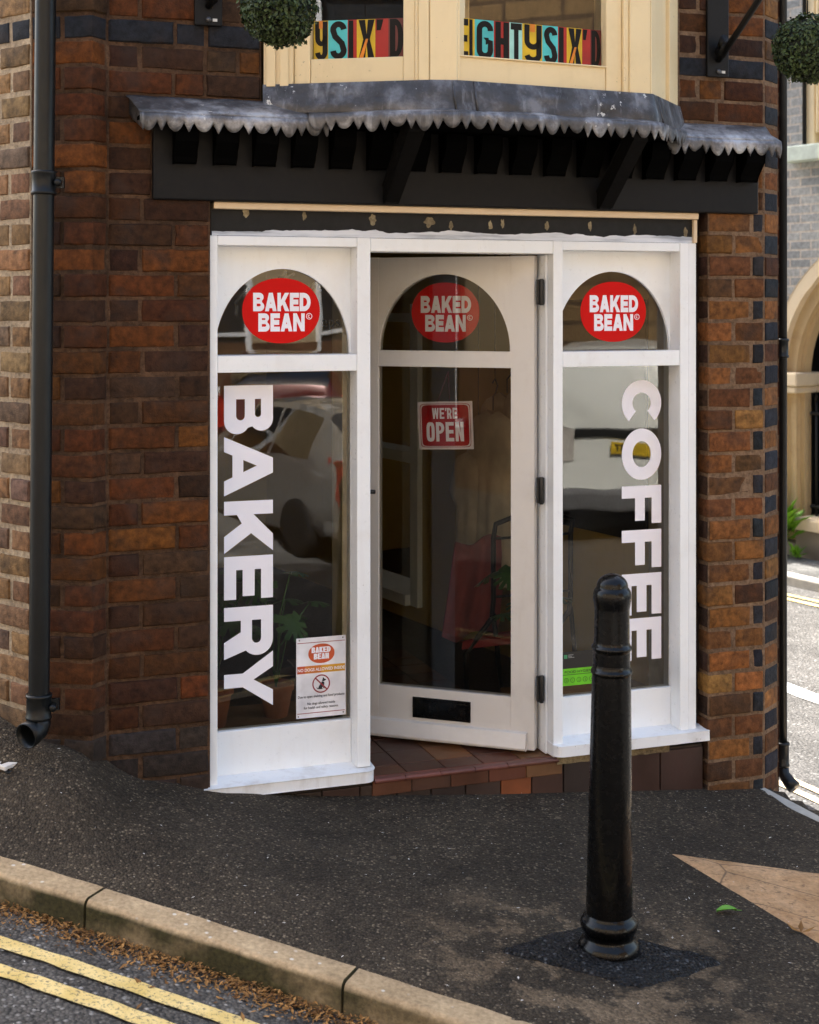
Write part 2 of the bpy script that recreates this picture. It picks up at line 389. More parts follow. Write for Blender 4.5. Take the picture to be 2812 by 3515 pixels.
    if ch == 'G':
        return [stroke([(w-t/2, .74)] + arc(w/2, .76, w/2-t/2, .24-b/2, 10, 180, 12) + arc(w/2, .24, w/2-t/2, .24-b/2, 180, 360, 12) + [(w-t/2, .45), (w*.55, .45)], t)]
    if ch == 'S':
        return [stroke(arc(w/2, .76, w/2-t/2, .24-b/2, 5, 180, 12) + [(w*.3, .6), (w*.7, .42)] + arc(w/2, .24, w/2-t/2, .24-b/2, 0, -175, 12), t)]
    if ch == 'y':
        return [stroke([(t/2, 1), (t/2, .6)] + arc(w/2, .58, w/2-t/2, .16, 180, 350, 10) + [(w-t/2, .62)], t*.95), stroke([(w-t/2, 1), (w-t/2, .25)] + arc(w/2, .22, w/2-t/2, .22-t/2, 0, -170, 10), t)]
    return []
def put_glyph(mb, ch, w, t, o, ux, uy, sx, sy, vec, mat=0, b=None, e=2.0):
    loops = [[o + ux*(x*sx) + uy*(y*sy) for x, y in l] for l in glyph(ch, w, t, b, e)]
    if ch == 'y':
        for l in loops: mb.holed([l], vec, mat)
    elif loops: mb.holed(loops, vec, mat)
def text_mb(mb, s, size, o, ux, uy, uz, mat=0, align='CENTER', bold=0.0, width=None, thick=.0006):
    cu = bpy.data.curves.new('txt', 'FONT'); cu.body = s; cu.size = size; cu.align_x = align; cu.offset = bold
    ob = bpy.data.objects.new('txt', cu); me = bpy.data.meshes.new_from_object(ob)
    xs = [v.co.x for v in me.vertices]; k = 1.0
    if width and xs: k = width/(max(xs)-min(xs))
    o = Vector(o)
    mb.add([o + ux*(v.co.x*k) + uy*v.co.y + uz*thick for v in me.vertices], [tuple(p.vertices) for p in me.polygons], mat)
    bpy.data.objects.remove(ob); bpy.data.curves.remove(cu); bpy.data.meshes.remove(me)

# ------------------------------------------------------------------ terrain
K0 = (-1.228, 4.273); DK = (.925, -.380); NK = (-.380, -.925)       # main kerb: back edge, direction, towards the road
def kdist(x, y): return (x-K0[0])*NK[0] + (y-K0[1])*NK[1]
BUMP = [(-9, .25), (-1.5, .24), (-1.13, .195), (-.87, .07), (-.6, .025), (-.3, 0), (9, 0)]
def Gb(x, y):
    z = -1.881 - .113*3*tanh(x/3)
    z += .021*y if y < 5.6 else .1176 - .015*(y-5.6)
    if y < 0: z += .25*max(0, min(-y, 8)-2.5) - .12*min(-y, 2.5)
    return z
def G(x, y):
    z = Gb(x, y)
    for (x0, b0), (x1, b1) in zip(BUMP, BUMP[1:]):
        if x0 <= x <= x1:
            b = b0 + (b1-b0)*sstep(x0, x1, x); break
    else: b = .25
    return z + b*sstep(.0, .40, -kdist(x, y))
def WG(x, y, dz=0): return W(x, y, G(x, y)+dz)
def inpoly(x, y, P):
    r = False; j = len(P)-1
    for i in range(len(P)):
        if (P[i][1] > y) != (P[j][1] > y) and x < (P[j][0]-P[i][0])*(y-P[i][1])/(P[j][1]-P[i][1])+P[i][0]: r = not r
        j = i
    return r
def grid_sheet(x0, x1, y0, y1, st, fz, keep=None):
    mb = MB(); nx = int((x1-x0)/st)+1; ny = int((y1-y0)/st)+1
    vs = [W(x0+i*st, y0+j*st, fz(x0+i*st, y0+j*st)) for j in range(ny) for i in range(nx)]
    fs = []
    for j in range(ny-1):
        for i in range(nx-1):
            if keep is None or keep(x0+(i+.5)*st, y0+(j+.5)*st): fs.append((j*nx+i, j*nx+i+1, (j+1)*nx+i+1, (j+1)*nx+i))
    mb.add(vs, fs, 0, True); return mb
def wob(x, y, k=1.0): return noise.noise(Vector((x*1.7, y*1.7, 3)))*.006*k

obj('ground', grid_sheet(-200, 200, -200, 200, 8, lambda x, y: Gb(max(-9, min(12, x)), max(-9, min(14, y)))-.6), FARPAVE, kind='structure')
obj('road', grid_sheet(-9, 14, -12, 15, .12, lambda x, y: Gb(x, y)-.082+wob(x, y)), ROAD, kind='structure')

KR0 = (1.43, 5.57); DR = (.450, -.893)                              # right-hand kerb: back edge
def lerp2(p, d, t): return (p[0]+d[0]*t, p[1]+d[1]*t)
# corner where the two kerbs meet, rounded
den = DK[0]*DR[1]-DK[1]*DR[0]
tk = ((KR0[0]-K0[0])*DR[1]-(KR0[1]-K0[1])*DR[0])/den
CX = lerp2(K0, DK, tk); tr_ = ((CX[0]-KR0[0])*DR[0]+(CX[1]-KR0[1])*DR[1])
rc = 1.1
pA = lerp2(K0, DK, tk-rc); pB = lerp2(KR0, DR, tr_-rc)
curve = [((1-u)**2*pA[0]+2*u*(1-u)*CX[0]+u*u*pB[0], (1-u)**2*pA[1]+2*u*(1-u)*CX[1]+u*u*pB[1]) for u in [i/14 for i in range(15)]]
kline = [lerp2(K0, DK, -8)] + curve + [lerp2(KR0, DR, 0)]
LW = (-.766, .643); RW = (-.5, .866)                                # directions of the two street walls
Q0 = (-1.262, 4.735); Q1 = (-1.045, 4.699); Q2 = F2(-.3583, .022)
R1 = F2(1.940, .022); R2 = F2(2.1995, .022); R3 = (R2[0]+.6*.138, R2[1]+.8*.138)
pav = kline + [lerp2(R3, RW, .3), (0, 6.2), (-1.2, 5.4), lerp2(Q0, LW, .4), lerp2(Q0, LW, 9), (-9.5, 8)]
nk_ = len(kline); pav_in = [(p[0]+(.05*NK[0] if i < 8 else .05 if i < nk_ else 0), p[1]+(.05*NK[1] if i < 8 else .02 if i < nk_ else 0)) for i, p in enumerate(pav)]
obj('pavement', grid_sheet(-9, 3.4, 1.5, 12, .045, lambda x, y: G(x, y)+wob(x, y, .8)-(0 if inpoly(x, y, pav) else .012), lambda x, y: inpoly(x, y, pav_in)), PAVE, kind='structure')

# kerb stones, one sheet of stones with rounded noses
mb = MB(); mbr = MB()
def kerb_stone(mb, pts, w, hgt, rr, off=(0, 0), col=(1, 1, 1)):
    prof = [(0, -hgt), (0, 0.004)]
    prof += [(w-rr, .004)] + [(w-rr+rr*sin(radians(a)), .004-rr+rr*cos(radians(a))) for a in (22, 45, 68, 90)] + [(w+.006, -hgt)]
    vs = []; n = len(prof)
    for i, p in enumerate(pts):
        a = pts[max(i-1, 0)]; b = pts[min(i+1, len(pts)-1)]
        d = Vector((b[0]-a[0], b[1]-a[1])).normalized(); nr = (d.y, -d.x)
        for q, z in prof:
            x = p[0]+nr[0]*(q+off[0]); y = p[1]+nr[1]*(q+off[0])
            vs.append(W(x, y, Gb(p[0], p[1])+z+off[1] + noise.noise(Vector((x*9, y*9, z*9)))*.0025 + noise.noise(Vector((x*38, y*38, z*38)))*.0022*(1 if q > w*.6 else .3)))
    fs = [(i*n+k, i*n+k+1, (i+1)*n+k+1, (i+1)*n+k) for i in range(len(pts)-1) for k in range(n-1)]
    fs = [tuple(reversed(f)) for f in fs]
    fs += [tuple(range(n)), tuple(reversed(range((len(pts)-1)*n, len(pts)*n)))]
    mb.add(vs, fs, 0, True)
s0 = .377-.803*9
while s0 < tk-rc-.1:
    s1 = min(s0+.797, tk-rc)
    kerb_stone(mb, [lerp2(K0, DK, s0+(s1-s0)*i/8) for i in range(9)] if False else [lerp2(K0, DK, s0+(s1-s0)*i/32) for i in range(33)], .098, .28, .022, (rnd.uniform(-.004, .005), rnd.uniform(-.004, .004)))
    s0 += .803
for i in range(0, 14, 7): kerb_stone(mb, curve[i:i+8], .098, .28, .022)
obj('kerb', mb, KERB, kind='structure', sharp=70)
for i in range(5):
    a = tr_-rc-.9*(i+1)+.003
    if a < -.5: break
    kerb_stone(mbr, [lerp2(KR0, DR, max(a, -.1)+(.894)*j/4) for j in range(4, -1, -1)][::-1], .085, .28, .02)
obj('side_kerb', mbr, KERBL, kind='structure', sharp=60)

def strip(p, d, s0, s1, w, dz, n=40, rag=.0):
    mb = MB(); nr = (d[1], -d[0]); vs = []
    for i in range(n+1):
        t = s0+(s1-s0)*i/n
        for k in (-.5, .5):
            q = w*k + rag*noise.noise(Vector((t*14, k*9, 1)))
            x, y = p[0]+d[0]*t+nr[0]*q, p[1]+d[1]*t+nr[1]*q
            vs.append(W(x, y, Gb(x, y)-.082+wob(x, y)+dz))
    mb.add(vs, [(2*i, 2*i+1, 2*i+3, 2*i+2) for i in range(n)]); return mb
m1 = strip(lerp2(K0, NK, .292), DK, -7, 2.6, .056, .007, 300, .006); m2 = strip(lerp2(K0, NK, .415), DK, -7, 2.6, .056, .007, 300, .006)
m1.add(m2.v, m2.f); SIDER = m_asphalt('sunlit pale side road', (.055, .054, .051), (.135, .13, .124), (.3, .3, .29), 80, None, .8, (.85, 1.2), .4, .7)  # paler copy of the road surface, part of the sunlight is in its colour
side = [(1.50, 5.45), (14, 2.5), (14, 15), (-9, 15), (-9, 12), (1.40, 5.75)]
obj('side_road', grid_sheet(-9, 14, 2.4, 15, .12, lambda x, y: Gb(x, y)-.078+wob(x, y), lambda x, y: inpoly(x, y, side)), SIDER, kind='structure')
obj('road_marking', m1, YELLOW, kind='structure')
DS = (.5, -.866)
m1 = strip((1.62, 6.02), DS, -9, 2.2, .05, .009, 120, .004); m2 = strip((1.55, 5.95), DS, -9, 2.2, .05, .009, 120, .004)
m1.add(m2.v, m2.f); obj('side_road_marking', m1, CREAMT, kind='structure')
obj('centre_marking', strip((2.35, 7.15), DS, -5, 2, .16, .008, 40, .02), WHITEM, kind='structure')

# buff wedge on the pavement and the black patch round the bollard
def flat_patch(poly, st, dz, thick=0):
    xs = [p[0] for p in poly]; ys = [p[1] for p in poly]
    mb = MB(); n = 26
    A, B, C, D = poly
    vs = []
    for j in range(n+1):
        for i in range(n+1):
            u, v = i/n, j/n
            x = (A[0]*(1-u)+B[0]*u)*(1-v) + (D[0]*(1-u)+C[0]*u)*v; y = (A[1]*(1-u)+B[1]*u)*(1-v) + (D[1]*(1-u)+C[1]*u)*v
            ed = min(u, 1-u, v, 1-v)
            if ed == 0:
                x += noise.noise(Vector((x*16, y*16, 1)))*st; y += noise.noise(Vector((x*16, y*16, 5)))*st
            vs.append(WG(x, y, wob(x, y, .8) + (dz if ed > 0 else -.002) + noise.noise(Vector((x*25, y*25, 2)))*thick))
    mb.add(vs, [(j*(n+1)+i, j*(n+1)+i+1, (j+1)*(n+1)+i+1, (j+1)*(n+1)+i) for j in range(n) for i in range(n)], 0, True); return mb
obj('buff_wedge', flat_patch([(.872, 4.885), (1.82, 3.25), (2.25, 4.06), (1.75, 4.80)], .004, .004), BUFF, kind='structure')  # tan wedge, lighter than the tarmac, with cracks and dark specks
obj('tarmac_patch', flat_patch([(.247, 4.008), (.629, 3.885), (.90, 4.10), (.508, 4.22)], .03, .013, .007), NEWT, kind='structure')

# ------------------------------------------------------------------ brickwork
def brick(mb, path, u0, u1, h0, h1, col, jit=.0034, esc=1.0):
    # path: list of (x, y, nx, ny, u) ; a worn brick between arc-lengths u0..u1
    e = .0045; off = rnd.uniform(-jit, jit); tilt = rnd.uniform(-.0016, .0016)
    us = [u0, u0+e, u0+e*2.4]
    m = max(2, int((u1-u0)/.04)); us += [u0+(u1-u0)*i/m for i in range(1, m)]
    us += [u1-e*2.4, u1-e, u1]
    for p in path[1:-1]:
        if u0+e*1.2 < p[4] < u1-e*1.2: us += [p[4]-.004, p[4]+.004]
    us = sorted(set(us)); hs = [h0, h0+e, h0+e*2.4, (h0+h1)/2, h1-e*2.4, h1-e, h1]
    sd = rnd.uniform(0, 99); vs = []
    def at(u):
        for p, q in zip(path, path[1:]):
            if u <= q[4] or q is path[-1]:
                t = (u-p[4])/(q[4]-p[4]); return p[0]+(q[0]-p[0])*t, p[1]+(q[1]-p[1])*t, p[2], p[3]
    for h in hs:
        for u in us:
            x, y, nx, ny = at(u)
            for p in path[1:-1]:
                if abs(u-p[4]) < .006: 
                    k = path.index(p); mx, my = p[2]+path[k-1][2], p[3]+path[k-1][3]; l = sqrt(mx*mx+my*my); nx, ny = mx/l, my/l
            de = min(u-u0, u1-u, h-h0, h1-h)
            d = off + tilt*(u-u0)/(.1) - esc*(.0105 if de < 1e-6 else (.0022 if de < e*1.2 else (.0003 if de < e*2.6 else 0)))
            w = noise.noise(Vector((u*22+sd, h*22, 1)))*.0022 + noise.noise(Vector((u*70+sd, h*70, 4)))*.0011
            ju = noise.noise(Vector((h*40, sd, u*9)))*.0028*(1 if de < e*2.6 else .2); jh = noise.noise(Vector((u*28, sd+5, h*9)))*.0032*(1 if de < e*2.6 else .2)
            x2, y2, _, _ = at(max(path[0][4]-.01, min(path[-1][4]+.01, u+ju)))
            vs.append(W(x2+nx*(d+w), y2+ny*(d+w), h+jh))
    n = len(us)
    fs = [(j*n+i, j*n+i+1, (j+1)*n+i+1, (j+1)*n+i) for j in range(len(hs)-1) for i in range(n-1)]
    mb.add(vs, fs, 0, True, col)
def mkpath(pts):
    r = []; u = 0
    for i, p in enumerate(pts):
        q = pts[i+1] if i+1 < len(pts) else None
        if q: d = Vector((q[0]-p[0], q[1]-p[1])); n = (d.y/d.length, -d.x/d.length)
        r.append((p[0], p[1], n[0], n[1], u))
        if q: u += d.length
    return r
def backing(mb, pts, h0, h1, d=.007, col=(1, 1, 1), holes=()):
    path = mkpath(pts)
    off = []
    for i, p in enumerate(path):
        k = path[i-1] if i else p
        nx, ny = (p[2]+k[2])/2, (p[3]+k[3])/2; l = nx*nx+ny*ny
        off.append((p[0]-nx/l*d, p[1]-ny/l*d))
    for a, b in zip(off, off[1:]):
        mb.add([W(*a, h0), W(*b, h0), W(*b, h1), W(*a, h1)], [(0, 1, 2, 3)], 0, False, col)
C_ = .0857; HB = .876                                              # course height; bottom of the blue band
def jitc(c, s=.22):
    k = 1+rnd.uniform(-s, s); return tuple(max(.002, x*k*(1+rnd.uniform(-.08, .08))) for x in c)
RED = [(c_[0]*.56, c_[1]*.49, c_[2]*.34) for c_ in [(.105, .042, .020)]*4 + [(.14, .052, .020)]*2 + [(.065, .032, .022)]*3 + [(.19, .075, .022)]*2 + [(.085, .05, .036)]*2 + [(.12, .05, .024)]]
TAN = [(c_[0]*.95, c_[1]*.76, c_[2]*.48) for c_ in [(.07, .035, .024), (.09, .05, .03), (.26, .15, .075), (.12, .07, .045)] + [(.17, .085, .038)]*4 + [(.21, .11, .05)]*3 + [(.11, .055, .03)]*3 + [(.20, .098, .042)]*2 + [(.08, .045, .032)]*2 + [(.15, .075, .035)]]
SIDE = [(c_[0]*1.0, c_[1]*.96, c_[2]*.88) for c_ in [(.19, .115, .06)]*4 + [(.15, .085, .05)]*3 + [(.20, .115, .055)]*3 + [(.12, .075, .055)]*2 + [(.17, .095, .05)]]
BLUE = (.017, .019, .024)
def course_h(k): return HB + k*C_, HB + (k+1)*C_
def lay(mb, path, k, cuts, cols, j=.0100, jv=.0095, esc=1.0, jit=.0034):
    h0, h1 = course_h(k); h0 += jv/2 + rnd.uniform(-.0012, .0012); h1 -= jv/2 + rnd.uniform(-.0012, .0012)
    for (a, b), c in zip(zip(cuts, cuts[1:]), cols):
        if b-a > j+.012: brick(mb, path, a+j/2, b-j/2, h0, h1, c, jit, esc)

building = thing('shop_building', W(*F2(.95, 0), -1.9), 'dark brick corner shop with a white bakery front, canopy and cream bay window', 'building')
wl = MB(); ml = MB(); wr = MB(); mr = MB(); ws = MB(); ms = MB()
H0, H1 = -2.13, 1.65
k0 = int((H0-HB)/C_); k1 = int((H1-HB)/C_)
# --- left of the shop front (pier, return, main face)
pA_ = F2(-.0113, .022); pBeam = F2(-.207, .022); pBay = F2(.168, .022)
for k in range(k0, k1):
    hm = HB+(k+.5)*C_
    end = pA_ if hm < .35 else (pBeam if hm < .69 else pBay)
    path = mkpath([Q0, Q1, Q2, end]); L1, L2, L3 = path[1][4], path[2][4], path[3][4]
    odd = k % 2
    cuts = [0, L2] if odd else [0, .112, L2]
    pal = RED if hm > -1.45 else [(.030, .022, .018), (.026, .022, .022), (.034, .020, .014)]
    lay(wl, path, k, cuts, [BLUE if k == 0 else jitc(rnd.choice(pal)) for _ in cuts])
    w = L3-L2; cuts = [L2]; seq = [.112, .232] if odd else [.232, .112]; i = 0
    while cuts[-1] < L3-.03:
        nx = cuts[-1]+seq[i % 2]*rnd.uniform(.95, 1.05); i += 1
        cuts.append(L3 if nx > L3-.05 else nx)
    lay(wl, path, k, cuts, [BLUE if k == 0 else jitc(rnd.choice(pal)) for _ in cuts])
backing(ml, [Q0, Q1, Q2, pA_], H0, .36); backing(ml, [Q0, Q1, Q2, pBeam], .36, .695); backing(ml, [Q0, Q1, Q2, pBay], .695, 5.8)
# --- right pillar with alternating blue quoins
R0 = F2(1.940, -.10)
for k in range(k0, k1):
    hm = HB+(k+.5)*C_; odd = k % 2
    if hm < .35: pts = [R0, R1, R2, R3]; 
    elif hm < .69: pts = [F2(2.165, .022), R2, R3]
    else: pts = [F2(1.81, .022), R2, R3]
    path = mkpath(pts); Lc = path[-2][4]; Le = path[-1][4]; Lr = path[1][4] if len(pts) == 4 else 0
    dark_in = jitc((.05, .026, .017))
    if k == 0: cuts = [0, .18, Lc]; cols = [BLUE]*3
    elif len(pts) == 4:
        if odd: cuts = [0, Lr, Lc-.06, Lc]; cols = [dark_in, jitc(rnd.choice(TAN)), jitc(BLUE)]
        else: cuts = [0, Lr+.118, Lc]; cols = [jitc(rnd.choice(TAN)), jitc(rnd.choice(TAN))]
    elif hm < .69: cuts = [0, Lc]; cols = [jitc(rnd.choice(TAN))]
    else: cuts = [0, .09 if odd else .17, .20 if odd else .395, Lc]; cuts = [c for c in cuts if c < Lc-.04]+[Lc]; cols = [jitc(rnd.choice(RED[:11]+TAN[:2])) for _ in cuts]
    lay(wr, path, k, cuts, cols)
    lay(wr, path, k, [Lc, Le], [BLUE if k == 0 else (jitc(rnd.choice(TAN)) if odd else jitc(BLUE))])
backing(mr, [R0, R1, R2, R3], H0, .36, .0055); backing(mr, [F2(2.165, .022), R2, R3], .36, .695, .0055); backing(mr, [F2(1.81, .022), R2, R3], .695, 5.8, .0055)
# --- left street wall, paler
SL = 1.9; PSa = lerp2(Q0, LW, SL); path = mkpath([PSa, Q0])
for k in range(k0+2, k1):
    cuts = [SL]; i = k % 2
    while cuts[0] > .0:
        nx = cuts[0]-((.118, .19)[i % 2] if cuts[0] < SL else (.118, .19)[k % 2])*rnd.uniform(.93, 1.06); i += 1; cuts.insert(0, max(nx, 0))
    lay(ws, path, k, cuts, [BLUE if k == 0 else jitc(rnd.choice(SIDE)) for _ in cuts], .014, .0135)
backing(ms, [PSa, Q0], H0, 5.8, .007)
obj('brick_wall', wl, BRICK, building, sharp=32, label='dark red brick pier and wall left of the white shop front'); obj('brick_wall', wr, BRICK, building, sharp=32, label='brick pillar with dark blue quoins right of the white shop front'); obj('brick_wall', ws, BRICK, building, sharp=32, label='paler weathered brick side wall behind the drainpipe')
obj('mortar', ml, m_mortar('warm brown mortar', (.125, .070, .040), (.035, .022, .014), .8), building); obj('mortar', mr, m_mortar('tan mortar', (.24, .155, .095), (.09, .055, .034), .6), building); obj('mortar', ms, MORTP, building)

# rest of the shell: plain walls beyond the laid bricks, roof, upper part
def m_wallbrick(name, c1, c2, mort, rot=0, scale=1.0, off=None):
    t = NT(name)
    b = t.n('ShaderNodeTexBrick', i_Color1=c1, i_Color2=c2, i_Mortar=mort, i_Scale=scale, i_Mortar_Size=.009, i_Bias=0., i_Brick_Width=.225, i_Row_Height=.0765, i_Mortar_Smooth=.2)
    t.set(b.inputs['Vector'], t.coord('UV')); n = t.noise(30, 4)
    n2 = t.noise(.9, 3)
    c = t.mix(1, b.outputs['Color'], t.ramp(n, [(.3, .75), (.7, 1.2)]), 'MULTIPLY')
    c = t.mix(1, c, t.ramp(n2, [(.3, .8), (.7, 1.15)]), 'MULTIPLY')
    return t.done(c, .85, t.math('SUBTRACT', n, t.math('MULTIPLY', b.outputs['Fac'], 1.5)), .4, .006, spec=.25)
WB_RED = m_wallbrick('plain red wall', (.14, .055, .03), (.08, .04, .03), (.22, .16, .11))
WB_GREY = m_wallbrick('grey painted brick', (.33, .34, .33), (.21, .225, .23), (.42, .38, .33))
WB_OPP = m_wallbrick('opposite brick', (.30, .14, .07), (.22, .10, .06), (.4, .33, .25))
def uvwall(mb_pts, name, mat, parent=None, **kw):     # list of (p, q, h0, h1) wall rectangles with metric UVs
    me = bpy.data.meshes.new(name); off = rootloc(parent); vs = []; fs = []; uv = []
    for p, q, h0, h1 in mb_pts:
        o = len(vs); L = sqrt((q[0]-p[0])**2+(q[1]-p[1])**2)
        vs += [W(*p, h0)-off, W(*q, h0)-off, W(*q, h1)-off, W(*p, h1)-off]; fs.append((o, o+1, o+2, o+3))
        u0 = p[0]*.7+p[1]*.7; uv += [(u0, h0), (u0+L, h0), (u0+L, h1), (u0, h1)]
    me.from_pydata([tuple(v) for v in vs], [], fs); l = me.uv_layers.new(name='UVMap')
    for i, c in enumerate(uv): l.data[i].uv = c
    me.materials.append(mat); o = bpy.data.objects.new(name, me); COL.objects.link(o)
    if parent: o.parent = parent
    return tag(o, **kw)
I0 = F2(-.12, -.14); I3 = F2(2.0, -.14); I2 = lerp2(I3, RW, 4.2); I1 = lerp2(I0, LW, 4.4)
offr = .132
LWe = lerp2(Q0, LW, 6); RWe = lerp2(R3, RW, 7.5)
TOPH = 5.8
s_a, s_b = 2.236, 3.05                                             # tall sash in the right-hand street wall
uvwall([(LWe, PSa, H0, TOPH), (R3, lerp2(R3, RW, s_a+offr), H0, TOPH), (lerp2(R3, RW, s_b+offr), RWe, H0, TOPH),
        (lerp2(R3, RW, s_a+offr), lerp2(R3, RW, s_b+offr), -.05, TOPH), (lerp2(R3, RW, s_a+offr), lerp2(R3, RW, s_b+offr), H0, -1.60), (RWe, LWe, H0, TOPH)], 'street_wall', WB_RED, building)
rf = MB(); foot = [Q0, Q1, Q2, F2(.2, .3), F2(1.75, .3), R2, R3, RWe, LWe]
rf.prism([W(*p, TOPH) for p in foot], (0, 0, .18)); obj('roof', rf, simple('roof slate', (.05, .05, .055), .7), building)
up = MB(); up.fbox(-.36, 2.19, -.3, .0, 2.35, TOPH); obj('upper_wall', up, m_plain('upper brick', (.1, .042, .022), .85, 0, .5, 30, .5), building)
# ------------------------------------------------------------------ lintel, canopy
b = MB(); b.fbox(-.2107, 2.1573, -.10, .040, .353, .628); obj('lintel_beam', b, BLACKW, building, bevel=.006)
canopy_pts = [(-.285, .022), (-.285, .15), (.385, .152), (2.195, .13), (2.195, .022)]
bayA, bayB1, bayB2, bayC, bayD = (-.506, 4.947), (.069, 4.838), (.161, 4.845), (.872, 5.16), (1.0306, 5.488)
def offs(poly, d):
    path = mkpath(poly); r = []
    for i, p in enumerate(path):
        k = path[i-1] if i else p
        nx, ny = (p[2]+k[2])/2, (p[3]+k[3])/2; l = nx*nx+ny*ny
        r.append((p[0]+nx/l*d, p[1]+ny/l*d))
    return r
bay = [bayA, bayB1, bayB2, bayC, bayD]
def densify(pts, st):
    r = []
    for a, b in zip(pts, pts[1:]):
        L = sqrt((b[0]-a[0])**2+(b[1]-a[1])**2); n = max(1, int(L/st))
        r += [(a[0]+(b[0]-a[0])*i/n, a[1]+(b[1]-a[1])*i/n) for i in range(n)]
    return r+[pts[-1]]
def lobe(u, per=.094):                                             # alternating round lobes and pointed teeth
    q = (u % per)/per
    if q < .64:
        x = (q/.64)*2-1; return .018 + .030*(1-abs(x)**2.2)
    x = abs(((q-.64)/.36)*2-1); return .018 + .034*max(0, (1-x))**1.05
def fringe(poly2d, htop, seed, start=0.0):
    path = mkpath(poly2d); mb = MB(); L = path[-1][4]; n = int(L/.0035)
    outer = []; nrm = []
    for i in range(n+1):
        u = L*i/n
        for p, q in zip(path, path[1:]):
            if u <= q[4]+1e-9:
                t_ = (u-p[4])/(q[4]-p[4]); outer.append((p[0]+(q[0]-p[0])*t_, p[1]+(q[1]-p[1])*t_)); nrm.append((p[2], p[3])); break
    vs = []; rows = 5
    for i, ((x, y), (nx, ny)) in enumerate(zip(outer, nrm)):
        u = L*i/n + start; ln = lobe(u + .016*noise.noise(Vector((u*3.4, seed, 0))))*(1+.28*noise.noise(Vector((u*11, seed, 5)))); curl = .006*noise.noise(Vector((u*9, seed, 1)))
        sag = .006*noise.noise(Vector((u*1.7, seed, 2)))
        for r in range(rows):
            f = r/(rows-1); d = .004*sin(f*pi) + (curl+.004*noise.noise(Vector((u*26, seed, 7))))*f*f*1.4
            vs.append(W(x+nx*d, y+ny*d, htop+sag-f*(ln+.010)))
    nv = len(vs)
    fs = [(i*rows+r+1, (i+1)*rows+r+1, (i+1)*rows+r, i*rows+r) for i in range(n) for r in range(rows-1)]
    mb.add(vs, fs, 0, True)
    return mb, n, rows
def lead_piece(poly_edge, poly_wall, hedge, hwall, seed):
    mb, n, rows = fringe(poly_edge, hedge, seed)
    A = densify(poly_edge, .03); m = len(A); path = mkpath(poly_wall); L = path[-1][4]; B = []
    for i in range(m):
        u = L*i/(m-1)
        for p, q in zip(path, path[1:]):
            if u <= q[4]+1e-9:
                t_ = (u-p[4])/(q[4]-p[4]); B.append((p[0]+(q[0]-p[0])*t_, p[1]+(q[1]-p[1])*t_)); break
    vs = []; R = 6
    for i in range(m):
        for r in range(R):
            f = r/(R-1); x = A[i][0]*(1-f)+B[i][0]*f; y = A[i][1]*(1-f)+B[i][1]*f
            s_ = noise.noise(Vector((x*6, y*6, seed)))*.006 + noise.noise(Vector((x*18, y*18, seed)))*.003
            vs.append(W(x, y, hedge + (hwall-hedge)*(f**.8) + s_*(1 if 0 < r else .3)))
    mb.add(vs, [(i*R+r, (i+1)*R+r, (i+1)*R+r+1, i*R+r+1) for i in range(m-1) for r in range(R-1)], 0, True)
    return mb
canopy = MB()
p1 = lead_piece([F2(-.272, .15), F2(.372, .152)], [F2(-.30, .024), F2(.40, .024)], .632, .702, 1.0)
bo = offs(bay, .055)
bo[0] = F2(.30, .158); bo[-1] = (bayD[0]+.05, bayD[1]-.03)
p2 = lead_piece(bo, [F2(.32, .03), bayB1, bayB2, bayC, bayD], .648, .668, 2.0)
p3 = lead_piece([F2(1.70, .13), F2(2.20, .13), (F2(2.24, .03)[0], F2(2.24, .03)[1])], [F2(1.72, .024), F2(2.19, .024), F2(2.2, .022)], .629, .698, 3.0)
# curled end leaf of the left piece
endl = MB(); vs = []
for j in range(7):
    f = j/6
    for i in range(6):
        g = i/5
        a = -.288 + .008*sin(g*pi) + .028*g; n_ = .022 + .128*g
        top = .702-.07*g**.8; bot = .640-.068*g**.7
        vs.append(F(a, n_, top + (bot-top)*f))
endl.add(vs, [(j*6+i, j*6+i+1, (j+1)*6+i+1, (j+1)*6+i) for j in range(6) for i in range(5)], 0, True)
for p in (p1, p2, p3, endl): canopy.add(p.v, p.f, 0, True)
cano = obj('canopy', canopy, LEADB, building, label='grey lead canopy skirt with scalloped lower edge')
sm_ = cano.modifiers.new('thick', 'SOLIDIFY'); sm_.thickness = .0022; sm_.offset = 0
sof = MB(); sof.prism([F(*F_, .612) for F_ in [(-.27, .0), (-.27, .135), (.37, .137), (.55, .30), (1.0, .33), (1.68, .235), (1.74, .115), (2.18, .115), (2.18, .0)]], (0, 0, .012))
obj('soffit', sof, BLACKC, building)
for i in range(17):                                                # joist ends under the canopy
    a = -.145 + i*.1375; m = MB()
    pr = [(.038, .608), (.128, .608), (.130, .575), (.122, .545), (.100, .518), (.080, .495), (.074, .476), (.038, .476)]
    m.prism([F(a, n, h) for n, h in pr], EA*.074); obj('corbel', m, BLACKC, building, bevel=.004)
for a in (.605, 1.452):                                            # raking struts under the bay
    m = MB(); pr = [(.038, .42), (.038, .36), (.062, .36), (.335, .585), (.335, .611), (.26, .611)]
    m.prism([F(a, n, h) for n, h in pr], EA*.05); obj('strut', m, m_paint('shaded strut timber', (.0035, .0032, .003), .7, .2, (.008, .007, .006), .2, 0., .08), building, bevel=.004)  # strut black lowered as well, shade under the bay put into the colour

